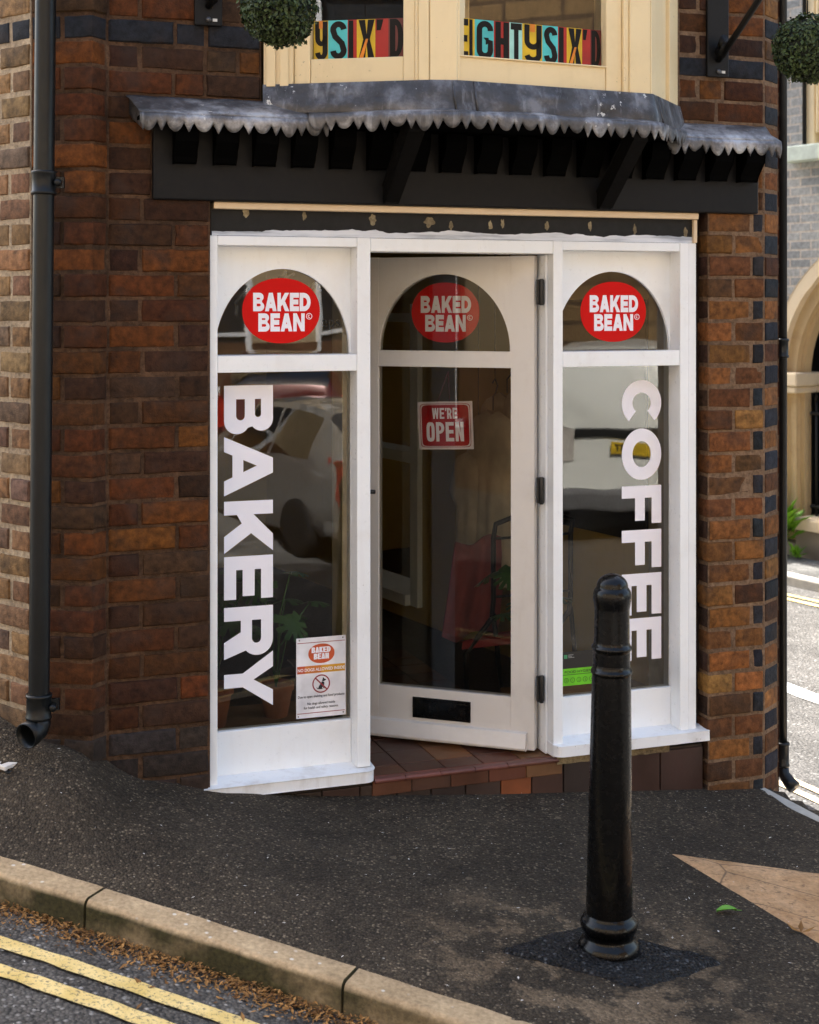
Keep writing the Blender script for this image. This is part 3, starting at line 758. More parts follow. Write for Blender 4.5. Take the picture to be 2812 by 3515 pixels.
# ------------------------------------------------------------------ bay window
ap = MB(); vs = []
def on(path, f):
    L = path[-1][4]; u = L*f
    for p, q in zip(path, path[1:]):
        if u <= q[4]+1e-9: t_ = (u-p[4])/(q[4]-p[4]); return (p[0]+(q[0]-p[0])*t_, p[1]+(q[1]-p[1])*t_)
    return path[-1][:2]
bb = offs(bay, .034); bt = offs(bay, .010)
bb[0] = F2(.165, .05); bt[0] = F2(.17, .03); bb[-1] = (bayD[0]+.03, bayD[1]-.005); bt[-1] = (bayD[0]+.012, bayD[1])
pb, pt = mkpath(bb), mkpath(bt); N = 90; R = 7
for i in range(N+1):
    for r in range(R):
        f = r/(R-1); x0, y0 = on(pb, i/N); x1, y1 = on(pt, i/N); g = f**1.5
        x = x0+(x1-x0)*g; y = y0+(y1-y0)*g
        s_ = noise.noise(Vector((x*7, y*7, f*3)))*.008*sin(pi*min(1, f+.15))
        vs.append(W(x+s_*.35, y-s_, .655+.006*noise.noise(Vector((x*5, y*5, 9)))*(1-f) + .105*f))
ap.add(vs, [(i*R+r, (i+1)*R+r, (i+1)*R+r+1, i*R+r+1) for i in range(N) for r in range(R-1)], 0, True)
for f_ in (.362, .405, .83):                                       # lapped seams
    i = int(N*f_); x0, y0 = on(pb, f_); x1, y1 = on(pt, f_)
    ap.tube([W(x0, y0-.002, .657), W((x0+x1)/2-.0, (y0+y1)/2-.006, .70), W(x1, y1-.002, .757)], .0045, 6)
fr = MB()
def wallbox(mb, p, q, s0, s1, d0, d1, h0, h1, mat=0):              # box along line p->q, d outward
    d = Vector((q[0]-p[0], q[1]-p[1], 0)); L = d.length; d.normalize(); n = Vector((d.y, -d.x, 0))
    o = W(p[0], p[1], h0) + d*s0 + n*d0
    mb.obox(o + n*(d1-d0)*0, d*(s1-s0), n*(d1-d0), EZ*(h1-h0), mat)
def seglen(p, q): return sqrt((q[0]-p[0])**2+(q[1]-p[1])**2)
La, Lc_, Ld = seglen(bayA, bayB1), seglen(bayB2, bayC), seglen(bayC, bayD)
BT = 2.3; hg = .847
# left facet: pilaster, sash frame, stile ; centre facet ; right flank
wallbox(fr, bayA, bayB1, .0, .105, -.10, .004, .752, BT); wallbox(fr, bayA, bayB1, .012, .045, .005, .014, .752, BT); wallbox(fr, bayA, bayB1, .060, .092, .005, .012, .752, BT)
wallbox(fr, bayA, bayB1, .106, .163, -.10, -.012, .752, BT); wallbox(fr, bayA, bayB1, .164, .490, -.10, -.016, .752, hg); wallbox(fr, bayA, bayB1, .164, .490, -.10, -.016, BT-.1, BT)
wallbox(fr, bayA, bayB1, .491, .532, -.10, -.012, .752, BT); wallbox(fr, bayA, bayB1, .533, .545, -.10, -.004, .752, BT); wallbox(fr, bayA, bayB1, .546, La-.003, -.09, .003, .752, BT)
fr.prism([W(*p, .752) for p in (bayB1, bayB2, lerp2(bayB2, (.4, .9), .11), lerp2(bayB1, (-.1, 1), .11))], (0, 0, BT-.752))
wallbox(fr, bayB2, bayC, .006, .016, -.10, -.006, .752, BT); wallbox(fr, bayB2, bayC, .017, .600, -.10, -.018, .752, hg); wallbox(fr, bayB2, bayC, .017, .600, -.10, -.018, BT-.1, BT)
wallbox(fr, bayB2, bayC, .017, .600, -.034, -.010, hg-.002, hg+.004)
wallbox(fr, bayB2, bayC, .601, .665, -.10, -.014, .752, BT); wallbox(fr, bayB2, bayC, .666, .688, -.10, -.002, .752, BT); wallbox(fr, bayB2, bayC, .689, Lc_-.003, -.09, .004, .752, BT)
wallbox(fr, bayC, bayD, .004, .07, -.08, .003, .752, BT); wallbox(fr, bayC, bayD, .071, .25, -.08, -.012, .752, BT); wallbox(fr, bayC, bayD, .251, Ld, -.08, .003, .752, BT)
bayo = obj('bay_window', fr, CREAM, building, bevel=.003, label='cream painted bay window over the canopy')
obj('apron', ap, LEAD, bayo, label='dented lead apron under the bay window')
gl = MB()
wallbox(gl, bayA, bayB1, .160, .494, -.050, -.046, hg-.01, BT-.09); wallbox(gl, bayB2, bayC, .014, .604, -.050, -.046, hg-.01, BT-.09)
def pane(name, p, q, s0, s1, d, h0, h1, mat, parent):
    dd = Vector((q[0]-p[0], q[1]-p[1], 0)).normalized(); n = Vector((dd.y, -dd.x, 0)); o = W(p[0], p[1], 0)+n*d
    m = MB(); m.add([o+dd*s0+EZ*h0, o+dd*s1+EZ*h0, o+dd*s1+EZ*h1, o+dd*s0+EZ*h1], [(0, 1, 2, 3)]); return obj(name, m, mat, parent)
pane('pane', bayA, bayB1, .160, .494, -.050, hg-.01, BT-.09, BGLASS, bayo); pane('pane', bayB2, bayC, .014, .604, -.050, hg-.01, BT-.09, BGLASS, bayo)
# coloured block letters along the foot of both panes
FILM = [simple('film black', (.006, .005, .004), .45, spec=.2), simple('film yellow', (.62, .40, .008), .35), simple('film teal', (.06, .50, .50), .35), simple('film red', (.36, .008, .005), .35), simple('film pale teal', (.34, .66, .58), .35), simple('film orange', (.66, .2, .01), .35), simple('film dark red', (.12, .012, .01), .35)]
def letters(p, q, s0, s1, seq, hb, hh_):
    dd = Vector((q[0]-p[0], q[1]-p[1], 0)).normalized(); n = Vector((dd.y, -dd.x, 0)); m = MB()
    tot = sum(x[1] for x in seq); u = s0; k = (s1-s0)/tot
    for ch, w, c in seq:
        ww = w*k; o = W(p[0], p[1], hb) + n*(-.0448) + dd*u
        m.obox(o + EZ*0, dd*ww, n*.0006, EZ*hh_, c)
        gw = ww*.86; th = min(.021, gw*.40) if ch not in "I'" else gw*.62
        o2 = o + n*.0012 + dd*(ww*.10)
        put_glyph(m, ch, (gw if ch not in "I'" else gw)/hh_, th/hh_, o2 + EZ*(.0), dd, EZ, hh_, hh_*.985, n*.0005, 0, b=.17 if ch in 'EGHTSD' else None)
        if ch == 'G': m.prism([o2+n*.0008+dd*(ww*.35)+EZ*hh_*.55, o2+n*.0008+dd*(ww*.62)+EZ*hh_*.55, o2+n*.0008+dd*(ww*.62)+EZ*hh_*.38], n*.0005, 0)
        if ch == 'X': m.prism([o+n*.002+dd*(ww*.12), o+n*.002+dd*(ww*.34), o+n*.002+dd*(ww*.62)+EZ*hh_*.5, o+n*.002+dd*(ww*.5)+EZ*hh_*.5], n*.0004, 5)
        if ch == 'y': m.obox(o+n*.002+dd*(ww*.38)+EZ*hh_*.80, dd*(ww*.25), n*.0004, EZ*hh_*.2, 5)
        u += ww
    return m
FULL = [('E', .115, 1), ('I', .055, 1), ('G', .175, 2), ('H', .145, 3), ('T', .12, 4), ('y', .19, 1), ('S', .15, 2), ('I', .085, 3), ('X', .15, 1), ("'", .08, 3), ('D', .105, 6)]
obj('lettering', letters(bayB2, bayC, .018, .597, FULL, hg+.001, .136), FILM, bayo, label='block letters EIGHTY SIX in the front pane')
obj('lettering', letters(bayA, bayB1, .167, .488, [('y', .16, 1), ('S', .21, 2), ('I', .10, 3), ('X', .20, 1), ("'", .14, 3), ('D', .17, 6)], hg+.001, .136), FILM, bayo, label='block letters in the left pane beside the plant ball')
# room behind the bay
rm = MB(); q = [F(.1, -.06, 0), F(1.9, -.06, 0), F(1.9, -2.2, 0), F(.1, -2.2, 0)]
for a, b in ((1, 2), (2, 3), (3, 0)): rm.add([q[a]+EZ*.66, q[b]+EZ*.66, q[b]+EZ*2.3, q[a]+EZ*2.3], [(0, 1, 2, 3)])
rm.add([p+EZ*.66 for p in q], [(0, 1, 2, 3)]); rm.add([p+EZ*2.3 for p in q], [(3, 2, 1, 0)])
obj('upper_room', rm, simple('upper room plaster', (.10, .07, .035), .9), building)
sill = MB(); sill.prism([W(*p, .640) for p in offs(bay, -.02)], (0, 0, .09)); obj('bay_floor', sill, BLACKW, building); sill = MB(); sill.prism([W(*p, BT) for p in [F2(.17, -.1)] + offs(bay, .02)[0:5] + [F2(1.8, -.1)]], (0, 0, .12)); obj('bay_head', sill, CREAM, building)
# ------------------------------------------------------------------ shop front
GN = -.088                                                         # glass plane
fr = MB()
fr.fbox(-.07, .018, -.13, 0, -1.80, .2365); fr.fbox(.522, .572, -.13, 0, -1.655, .2365); fr.fbox(1.291, 1.331, -.13, 0, -1.70, .2365)
fr.fbox(1.831, 1.868, -.13, 0, -1.70, .2365); fr.fbox(1.8695, 1.905, -.12, -.005, -1.70, .2365)
for a0, a1, hb in ((.0185, .5215, .203), (.5725, 1.2905, .188), (1.3315, 1.8305, .203)): fr.fbox(a0, a1, -.125, -.0015, hb, .236)
fr.fbox(1.281, 1.2905, -.128, -.048, -1.70, .187); fr.fbox(.5725, .586, -.128, -.075, -1.70, .187)
sf = obj('shopfront_frame', fr, WHITE, building, bevel=.0028)
fc = MB(); fc.fbox(-.004, 1.903, -.1, -.012, .2372, .3275)
for a, h, w_ in ((.585, .302, .024), (.80, .300, .034), (.885, .288, .014), (1.04, .292, .014), (1.09, .300, .013), (1.27, .292, .016), (1.45, .296, .013), (1.64, .285, .014), (1.862, .276, .016), (.33, .312, .012), (.12, .318, .02)):
    pts = []
    for i in range(26):
        q = 2*pi*i/26; rr = .72+.42*noise.noise(Vector((cos(q)*1.5+a*31, sin(q)*1.5, 2)))
        pts.append(F(a+w_*.5*cos(q)*rr*1.5, -.0116, h+.020*sin(q)*rr*1.2))
    fc.prism(pts, EN*.0008, 1)
obj('fascia_board', fc, [SCRAPED, m_mortar('bare filler', (.38, .32, .20), (.14, .11, .07), .7)], sf)
un = MB(); top = []; n = 150
for i in range(n+1):
    a = 1.90*i/n; top.append((a, .262 + .009*noise.noise(Vector((a*5, 1, 2))) + .006*noise.noise(Vector((a*21, 4, 2))) + .003*noise.noise(Vector((a*70, 4, 8))) - (.010 if a < .5 else 0)*(1-a/.5)))
pts = [F(a, -.0115, h) for a, h in top] + [F(1.90, -.0115, .2374), F(0, -.0115, .2374)]
un.prism(pts, EN*.0012); obj('undercoat_band', un, UNDER, sf)
ct = MB(); ct.fbox(.002, 1.905, -.1, .016, .3278, .3525); obj('cornice_strip', ct, CREAMT, sf, bevel=.004)
et = MB(); et.fbox(1.8905, 1.906, -.09, .002, .2375, .3272); obj('end_trim', et, CREAMT, sf, bevel=.002)
gp = MB(); gp.fbox(1.9065, 1.945, -.14, -.052, -1.95, .353); DG = m_mortar('dark gap', (.03, .02, .015)); obj('mortar', gp, DG, building); gp = MB(); gp.fbox(-.1, -.071, -.14, -.02, -1.95, .353); obj('mortar', gp, DG, building)
def arched_board(o, ua, n, w0, w1, hb, ht, cx, rx, ry, th, mb):
    q = lambda a, h: o + ua*a + EZ*h
    hole = [q(cx-rx*cos(pi*i/40), hb+ry*sin(pi*i/40)) for i in range(41)]
    outer = [q(w0, hb)] + hole + [q(w1, hb), q(w1, ht), q(w0, ht)]
    mb.prism(outer, n*(-th))
def logo(parent, c, ux, uy, uz, hw, hh, name='logo', red=REDV, white=VINYL, mark=True, dz=0):
    m = MB(); c = Vector(c) + uz*dz
    m.prism([c+ux*x+uy*y for x, y in sup(0, 0, hw, hh, 2.12, 64)], uz*.0006, 0)
    def word(wd, x0, x1, y0, y1):
        n = len(wd); gap = .018; k = (x1-x0)
        ws_ = {'B': 1, 'A': 1.05, 'K': 1.06, 'E': .84, 'D': 1, 'N': 1.02}; tot = sum(ws_[q] for q in wd)
        u = x0
        for q in wd:
            w = k*ws_[q]/tot; o = c + ux*(u*2*hw) + uy*(y0*2*hh) + uz*.0007
            H_ = (y1-y0)*2*hh; gw = (w-gap*.55)*2*hw
            put_glyph(m, q, gw/H_, (.026*2*hw)/H_*1.72, o, ux, uy, H_, H_, uz*.0005, 1, b=.265)
            u += w
    word('BAKED', -.361, .388, -.008, .274); word('BEAN', -.295, .311, -.318, -.040)
    if mark:
        r = .04*2*hw; cc = c + ux*(.36*2*hw) + uy*(-.086*2*hh) + uz*.0007
        m.holed([[cc+ux*(r*cos(2*pi*i/24))+uy*(r*sin(2*pi*i/24)) for i in range(24)], [cc+ux*(r*.8*cos(-2*pi*i/24))+uy*(r*.8*sin(-2*pi*i/24)) for i in range(24)]], uz*.0004, 1)
        put_glyph(m, 'C', .8, .2, cc-ux*r*.42-uy*r*.5, ux, uy, r, r, uz*.0004, 1)
    return obj(name, m, [red, white], parent, label='red oval BAKED BEAN logo')
def shop_window(aL, aR, label):
    ac = (aL+aR)/2; m = MB(); o = W(PX, PY, 0)
    arched_board(W(PX, PY, 0)+EN*-.078, EA, EN, aL+.0005, aR-.0005, -.179, .2025, ac, .2475, .304, .014, m)
    w = obj('shop_window', m, WHITE, building, bevel=.0022, label=label)
    m = MB(); m.fbox(aL+.0005, aR-.0005, -.120, -.002, -.238, -.1795); obj('transom', m, WHITE, w, bevel=.0022)
    m = MB(); m.fbox(aL+.0005, aR-.0005, -.115, -.070, -1.70, -1.4995); obj('stall_panel', m, WHITE, w, bevel=.0022)
    g = MB(); g.add([F(aL, GN, -1.502), F(aR, GN, -1.502), F(aR, GN, -.235), F(aL, GN, -.235)], [(0, 1, 2, 3)]); obj('pane', g, GLASS, w)
    g = MB(); g.add([F(aL, GN-.004, -.182), F(aR, GN-.004, -.182), F(aR, GN-.004, .16), F(aL, GN-.004, .16)], [(0, 1, 2, 3)]); obj('arched_pane', g, GLASS, w)
    return w
wL = shop_window(.018, .522, 'left white window with BAKERY lettering'); wR = shop_window(1.331, 1.831, 'right white window with COFFEE lettering')
logo(wL, F(.267, GN+.0005-.004, -.024), EA, EZ, EN, .1425, .1165); logo(wR, F(1.590, GN+.0005-.004, -.030), EA, EZ, EN, .1415, .1165)
def vertical_word(parent, spec, a0, a1, label):
    m = MB(); H_ = a1-a0
    for ch, h0, h1 in spec:
        w = (h0-h1)/H_; th = .275 if ch not in 'CO' else .285
        put_glyph(m, ch, w, th, F(a0, GN+.0008, h0), -EZ, EA, H_, H_, EN*.0006, 0, b=.245 if ch not in 'CO' else .27)
    obj('lettering', m, VINYL, parent, label=label)
vertical_word(wL, [('B', -.288, -.4595), ('A', -.4687, -.677), ('K', -.696, -.876), ('E', -.891, -1.043), ('R', -1.070, -1.249), ('Y', -1.233, -1.427)], .0589, .2352, 'white vertical lettering BAKERY')
vertical_word(wR, [('C', -.2967, -.4765), ('O', -.4857, -.686), ('F', -.709, -.857), ('F', -.881, -1.03), ('E', -1.051, -1.212), ('E', -1.225, -1.389)], 1.6241, 1.797, 'white vertical lettering COFFEE')
# handwritten strokes on the inside of the left arched pane
sc = MB()
def brush(path, r, o):
    sc.prism([o+EA*x+EZ*y for x, y in stroke(path, r)], EN*.0005)
o = F(0, GN-.008, 0)
brush([(.225, .052), (.232, .075), (.236, .090)], .010, o); brush([(.262, .060), (.275, .095), (.285, .118)], .012, o); brush([(.255, .092), (.285, .097), (.318, .108)], .010, o)
brush([(.10, .0), (.125, .035), (.150, .052), (.160, .040)], .011, o); brush([(.108, -.005), (.103, -.04)], .012, o)
brush([(.375, .055), (.395, .078), (.408, .085), (.404, .055), (.418, .045)], .010, o); brush([(.46, .030), (.475, .018), (.485, .024)], .012, o)
text_mb(sc, 'eps', .055, F(.452, GN-.008, -.082), EA, EZ, EN, 0, 'CENTER')
obj('script_lettering', sc, simple('dark brush paint', (.02, .015, .01), .5), wL)
# sills
def sill(a0, a1, h0, h1, rl, rr_, label):
    n0, n1 = -.0695, .031; r = .035; pts = [(a0, n0)]
    if rl: pts += [(a0, n1-r)] + [(a0+r-r*cos(radians(q)), n1-r+r*sin(radians(q))) for q in range(15, 91, 15)]
    else: pts += [(a0, n1)]
    if rr_: pts += [(a1-r+r*sin(radians(q)), n1-r+r*cos(radians(q))) for q in range(0, 91, 15)]
    else: pts += [(a1, n1)]
    pts += [(a1, n0)]
    m = MB(); m.prism([F(a, n, h0) for a, n in pts], EZ*(h1-h0))
    for i, v in enumerate(m.v[len(pts):]):
        m.v[len(pts)+i] = v - EZ*(.008*(pts[i][1]-n0)/(n1-n0))
    obj('window_sill', m, WHITESILL, sf, bevel=.006, seg=3, label=label)
sill(-.06, .583, -1.698, -1.653, False, True, 'left sill, worn and dirty'); sill(1.287, 1.943, -1.692, -1.646, True, False, 'right sill')
# doorstep: quarry tiles, nosing, riser
st = MB(); TC = [(.11, .034, .014)]*3 + [(.07, .026, .014)]*3 + [(.15, .055, .018), (.05, .022, .015), (.17, .07, .026)]
for i in range(5):
    for j in range(12):
        a0 = .575+i*.150; n1 = .012-j*.150
        st.fbox(a0+.002, a0+.148, n1-.148, n1-.002, -1.76, -1.7045+rnd.uniform(-.0007, .0007), 0, jitc(rnd.choice(TC), .15))
step = obj('doorstep', st, TILE, building, bevel=.002, label='red and brown quarry tiled doorstep')
ri = MB(); xs = [-.05, .09, .24, .39, .53, .67, .80, .935, 1.075, 1.2, 1.33, 1.46, 1.60, 1.74, 1.93]
for k, (a0, a1) in enumerate(zip(xs, xs[1:])):
    c = (.19, .05, .012) if k == 8 else jitc(rnd.choice([(.035, .019, .013), (.028, .016, .012), (.045, .018, .011)]), .2)
    ri.fbox(a0+.0025, a1-.0025, -.05, .006+rnd.uniform(-.001, .001), -2.05, -1.716 if .55 < a0 < 1.3 else -1.722, 0, c)
obj('riser', ri, TILE, step, bevel=.002)
no = MB()
for a0, a1 in ((.582, .70), (.70, .835), (.835, .97), (.97, 1.10), (1.10, 1.305)):
    pr = [(-.02, -1.7155), (.012, -1.7155), (.018, -1.711), (.0185, -1.704), (.013, -1.699), (-.02, -1.700)]
    no.prism([F(a0+.0015, n, h) for n, h in pr], EA*(a1-a0-.003), 0, False, jitc((.15, .05, .038), .2))
obj('nosing', no, TILE, step, bevel=.002)
fi = MB(); fi.fbox(-.05, 1.93, -.2, -.003, -2.05, -1.713); fi.fbox(.57, 1.29, -1.9, -.205, -1.80, -1.712); obj('grout', fi, GROUT, step)
fil = MB(); pts = [(1.30+i*.025, -1.7165-.006-.004*noise.noise(Vector((i*.7, 1, 1)))) for i in range(20)]
fil.prism([F(a, .008, h) for a, h in pts] + [F(1.775, .008, -1.694), F(1.30, .008, -1.694)], EN*.008); obj('mortar_fillet', fil, m_mortar('cream fillet', (.36, .28, .15)), sf)

# ------------------------------------------------------------------ door, ajar
HX, HY = F2(1.262, -.065); UD = Vector((-.9427, .3337, 0)); ND = Vector((-.3337, -.9427, 0))
def D(t, d, h): return W(HX, HY, h) + UD*t + ND*d
def dbox(mb, t0, t1, d0, d1, h0, h1, mat=0):
    q = [(t0, d0), (t0, d1), (t1, d1), (t1, d0)]
    mb.hexa([D(t, d, h0) for t, d in q] + [D(t, d, h1) for t, d in q], mat)
m = MB(); dbox(m, .018, .110, -.045, 0, -1.692, .183); dbox(m, .650, .757, -.045, 0, -1.692, .183)
arched_board(D(0, -.001, 0), UD, ND, .1105, .6495, -.1815, .182, .380, .267, .297, .04, m)
dbox(m, .1105, .6495, -.044, -.001, -.2445, -.182); dbox(m, .1105, .6495, -.044, -.001, -1.692, -1.497)
door = obj('door', m, WHITED, building, bevel=.0025, label='white half glazed door standing ajar')
m = MB(); pr = [(.0005, -1.689), (.03, -1.689), (.034, -1.680), (.016, -1.628), (.0005, -1.624)]
m.prism([D(.045, d, h) for d, h in pr], UD*.66); obj('weatherboard', m, WHITED, door, bevel=.002)
m = MB(); m.add([D(.108, -.016, -1.50), D(.652, -.016, -1.50), D(.652, -.016, -.242), D(.108, -.016, -.242)][::-1], [(0, 1, 2, 3)]); obj('pane', m, DGLASS, door)
m = MB(); m.add([D(.108, -.020, -.185), D(.652, -.020, -.185), D(.652, -.020, .13), D(.108, -.020, .13)][::-1], [(0, 1, 2, 3)]); obj('arched_pane', m, DGLASS, door)
logo(door, D(.380, -.0225, -.033), -UD, EZ, ND, .139, .117)
m = MB(); dbox(m, .270, .506, -.002, .004, -1.611, -1.531); dbox(m, .283, .493, .0045, .0075, -1.600, -1.542); obj('letterbox', m, BLACKM, door, bevel=.0015)
for h0, h1 in ((-.002, .092), (-.752, -.655), (-1.50, -1.403)):
    m = MB(); m.fbox(1.248, 1.276, -.060, -.046, h0, h1); m.tube([F(1.2615, -.042, h0-.003), F(1.2615, -.042, h1+.003)], .008, 10); obj('hinge', m, BLACKP, door, bevel=.002)
m = MB(); m.tube([D(.712, .0, -.733), D(.712, .045, -.733), D(.700, .05, -.733), D(.645, .05, -.733)], .0085, 8); dbox(m, .698, .726, 0.0005, .006, -.80, -.67); obj('handle', m, BLACKP, door)

# open sign hanging inside the door glass
cs = D(.381, -.030, -.4725); tl = radians(2.2)
sx = (-UD)*cos(tl) + EZ*sin(tl); sy = EZ*cos(tl) + UD*sin(tl)
sg = thing('open_sign', cs-EZ*.09, 'red and white WE\'RE OPEN sign hanging behind the door glass', 'sign')
m = MB()
def rect(cx, cy, w, h, dz, th, mat, r=0):
    m.obox(cs+sx*(cx-w/2)+sy*(cy-h/2)+ND*dz, sx*w, sy*h, ND*th, mat)
rect(0, 0, .224, .186, 0, .003, 0); 
def ring(w, h, t_, mat, dz):
    A = sup(0, 0, w/2, h/2, 14, 72); B = sup(0, 0, w/2-t_, h/2-t_, 14, 72)[::-1]
    m.holed([[cs+sx*x+sy*y+ND*dz for x, y in A], [cs+sx*x+sy*y+ND*dz for x, y in B]], ND*.0004, mat)
m.prism([cs+sx*x+sy*y+ND*.0032 for x, y in sup(0, 0, .0965, .080, 12, 72)], ND*.0004, 1)
ring(.206, .170, .0022, 1, .0034)
def word(wd, x0, x1, y0, y1, tk, gap, bb=.18):
    ws_ = {"'": .35, 'W': 1.35, ' ': .3}; tot = sum(ws_.get(q, 1) for q in wd); u = x0
    for q in wd:
        w = (x1-x0)*ws_.get(q, 1)/tot; H_ = y1-y0
        put_glyph(m, q, (w-gap)/H_, tk/H_, cs+sx*u+sy*y0+ND*.0038, sx, sy, H_, H_, ND*.0004, 2, b=bb, e=3.2); u += w
word("WE'RE", -.052, .054, .026, .068, .0068, .004); word('OPEN', -.078, .080, -.062, .013, .0125, .006)
obj('board', m, [simple('sign white', (.78, .70, .72), .4), simple('sign red', (.36, .002, .006), .4, spec=.12), VINYL], sg)
m = MB(); m.tube([cs+sx*-.03+sy*.09+ND*.002, D(.37, -.028, -.262)], .0012, 5); m.tube([cs+sx*.02+sy*.09+ND*.002, D(.37, -.028, -.262)], .0012, 5); obj('cord', m, simple('cord', (.3, .06, .03), .8), sg)

# ------------------------------------------------------------------ stuck-on notices
def fl(a0, a1, h0, h1, n, th, mat): m.fbox(a0, a1, n, n+th, h0, h1, mat)
NN = GN+.001
m = MB(); nt = thing('dog_notice', F(.4127, NN, -1.485), 'white NO DOGS ALLOWED INSIDE notice low in the BAKERY window', 'notice')
A0, A1, B0, B1 = .3206, .5049, -1.485, -1.198; nw = A1-A0; nh = B1-B0
m.fbox(A0, A1, NN, NN+.0022, B0, B1, 0); Z = NN+.0024
def nx(u): return A0+nw*u
def ny(v): return B1-nh*v
MATS = [simple('notice paper', (.82, .82, .86), .35), simple('notice maroon', (.32, .03, .04), .5), simple('notice orange', (.55, .085, .02), .5), simple('notice amber', (.66, .33, .02), .5), simple('notice ink', (.012, .016, .025), .5), VINYL, simple('screw', (.2, .2, .2), .4), simple('notice mid orange', (.62, .19, .02), .5)]
m.fbox(nx(.02), nx(.98), Z, Z+.0003, ny(.066), ny(.058), 1); m.fbox(nx(.02), nx(.98), Z, Z+.0003, ny(.945), ny(.937), 1)
lc = F(nx(.505), Z, ny(.205))
m.prism([lc+EA*x+EZ*y for x, y in sup(0, 0, nw*.265, nh*.122, 2.1, 48)], EN*.0004, 2)
for k, (wd, x0, x1, y0, y1) in enumerate((('BAKED', -.20, .19, .012, .082), ('BEAN', -.155, .155, -.07, .002))):
    u = x0*nw; w = (x1-x0)*nw/len(wd)
    for q in wd:
        H_ = (y1-y0)*nh; put_glyph(m, q, (w-.0006)/H_, .3, lc+EA*u+EZ*(y0*nh)+EN*.0006, EA, EZ, H_, H_, EN*.0003, 5, b=.2); u += w
for i, c in enumerate((2, 7, 7, 3, 3, 3)): m.fbox(nx(.015+.97*i/6), nx(.015+.97*(i+1)/6), Z, Z+.0003, ny(.445), ny(.352), c)
text_mb(m, 'NO DOGS ALLOWED INSIDE', .0150, F(nx(.5), Z+.0004, ny(.418)), EA, EZ, EN, 5, 'CENTER', .0003, nw*.95)
cc = F(nx(.5), Z, ny(.585)); r = nw*.18
m.holed([[cc+EA*(r*cos(2*pi*i/40))+EZ*(r*sin(2*pi*i/40)) for i in range(40)], [cc+EA*(r*.86*cos(-2*pi*i/40))+EZ*(r*.86*sin(-2*pi*i/40)) for i in range(40)]], EN*.0004, 1)
dog = [(-.62, -.42), (-.55, -.62), (-.3, -.68), (.05, -.70), (.22, -.66), (.1, -.55), (.24, -.38), (.28, -.60), (.42, -.64), (.36, -.3), (.42, .05), (.36, .22), (.12, .26), (.16, .30), (.36, .30), (.62, .42), (.64, .52), (.42, .62), (.24, .82), (.2, .62), (.12, .36), (.06, .2), (-.12, -.05), (-.3, -.3), (-.4, -.55), (-.52, -.52), (-.56, -.4)]
m.prism([cc+EA*(x*r*.85)+EZ*(y*r*.85)+EN*.0002 for x, y in dog], EN*.0003, 4)
m.prism([cc+EA*(x*r*.93)+EZ*(y*r*.93)+EN*.0008 for x, y in stroke([(-.66, .66), (.66, -.66)], .16)], EN*.0003, 1)
text_mb(m, 'Due to open shelving and food products', .0125, F(nx(.5), Z, ny(.748)), EA, EZ, EN, 4, 'CENTER', .0002, nw*.94)
text_mb(m, 'No dogs allowed inside', .0125, F(nx(.5), Z, ny(.838)), EA, EZ, EN, 4, 'CENTER', .0002, nw*.56)
text_mb(m, 'for health and safety reasons.', .0125, F(nx(.5), Z, ny(.888)), EA, EZ, EN, 4, 'CENTER', .0002, nw*.70)
obj('sheet', m, MATS, nt)
for u, v in ((.06, .025), (.94, .025), (.04, .975), (.95, .965)):
    k = MB(); c = F(nx(u), Z, ny(v)); k.lathe([(.0028, 0), (.0028, .001), (.0012, .0016)], c, 10, ax=EN); obj('screw', k, MATS[6], nt)
hy = thing('hygiene_sticker', F(1.47, NN, -1.462), 'bright green food hygiene rating sticker half hidden by the bollard', 'sticker')
m = MB(); m.fbox(1.3705, 1.585, NN, NN+.0012, -1.396, -1.331, 1); m.fbox(1.3705, 1.585, NN, NN+.0013, -1.4615, -1.3965, 0)
m.fbox(1.3705, 1.585, NN+.0015, NN+.0018, -1.4205, -1.4185, 1); m.fbox(1.376, 1.390, NN+.0014, NN+.0018, -1.357, -1.343, 2)
for i, w in enumerate((.022, .016, .026)): m.fbox(1.394, 1.394+w, NN+.0014, NN+.0017, -1.345-i*.005, -1.343-i*.005, 3)
text_mb(m, 'FOOD HYGIENE RATING', .0135, F(1.378, NN+.0016, -1.4135), EA, EZ, EN, 1, 'LEFT', .0002, .19)
for i in range(6):
    c = F(1.386+i*.0265, NN+.0016, -1.441); r = .0095
    m.holed([[c+EA*(r*cos(2*pi*k/24))+EZ*(r*sin(2*pi*k/24)) for k in range(24)], [c+EA*(r*.84*cos(-2*pi*k/24))+EZ*(r*.84*sin(-2*pi*k/24)) for k in range(24)]], EN*.0003, 1)
    text_mb(m, str(i), .0125, c-EZ*.0045, EA, EZ, EN, 1, 'CENTER')
obj('label', m, [simple('sticker green', (.16, .62, .012), .4), simple('sticker black', (.012, .012, .012), .4), simple('sticker dark green', (.05, .3, .12), .4), simple('sticker grey', (.3, .3, .3), .4)], hy)

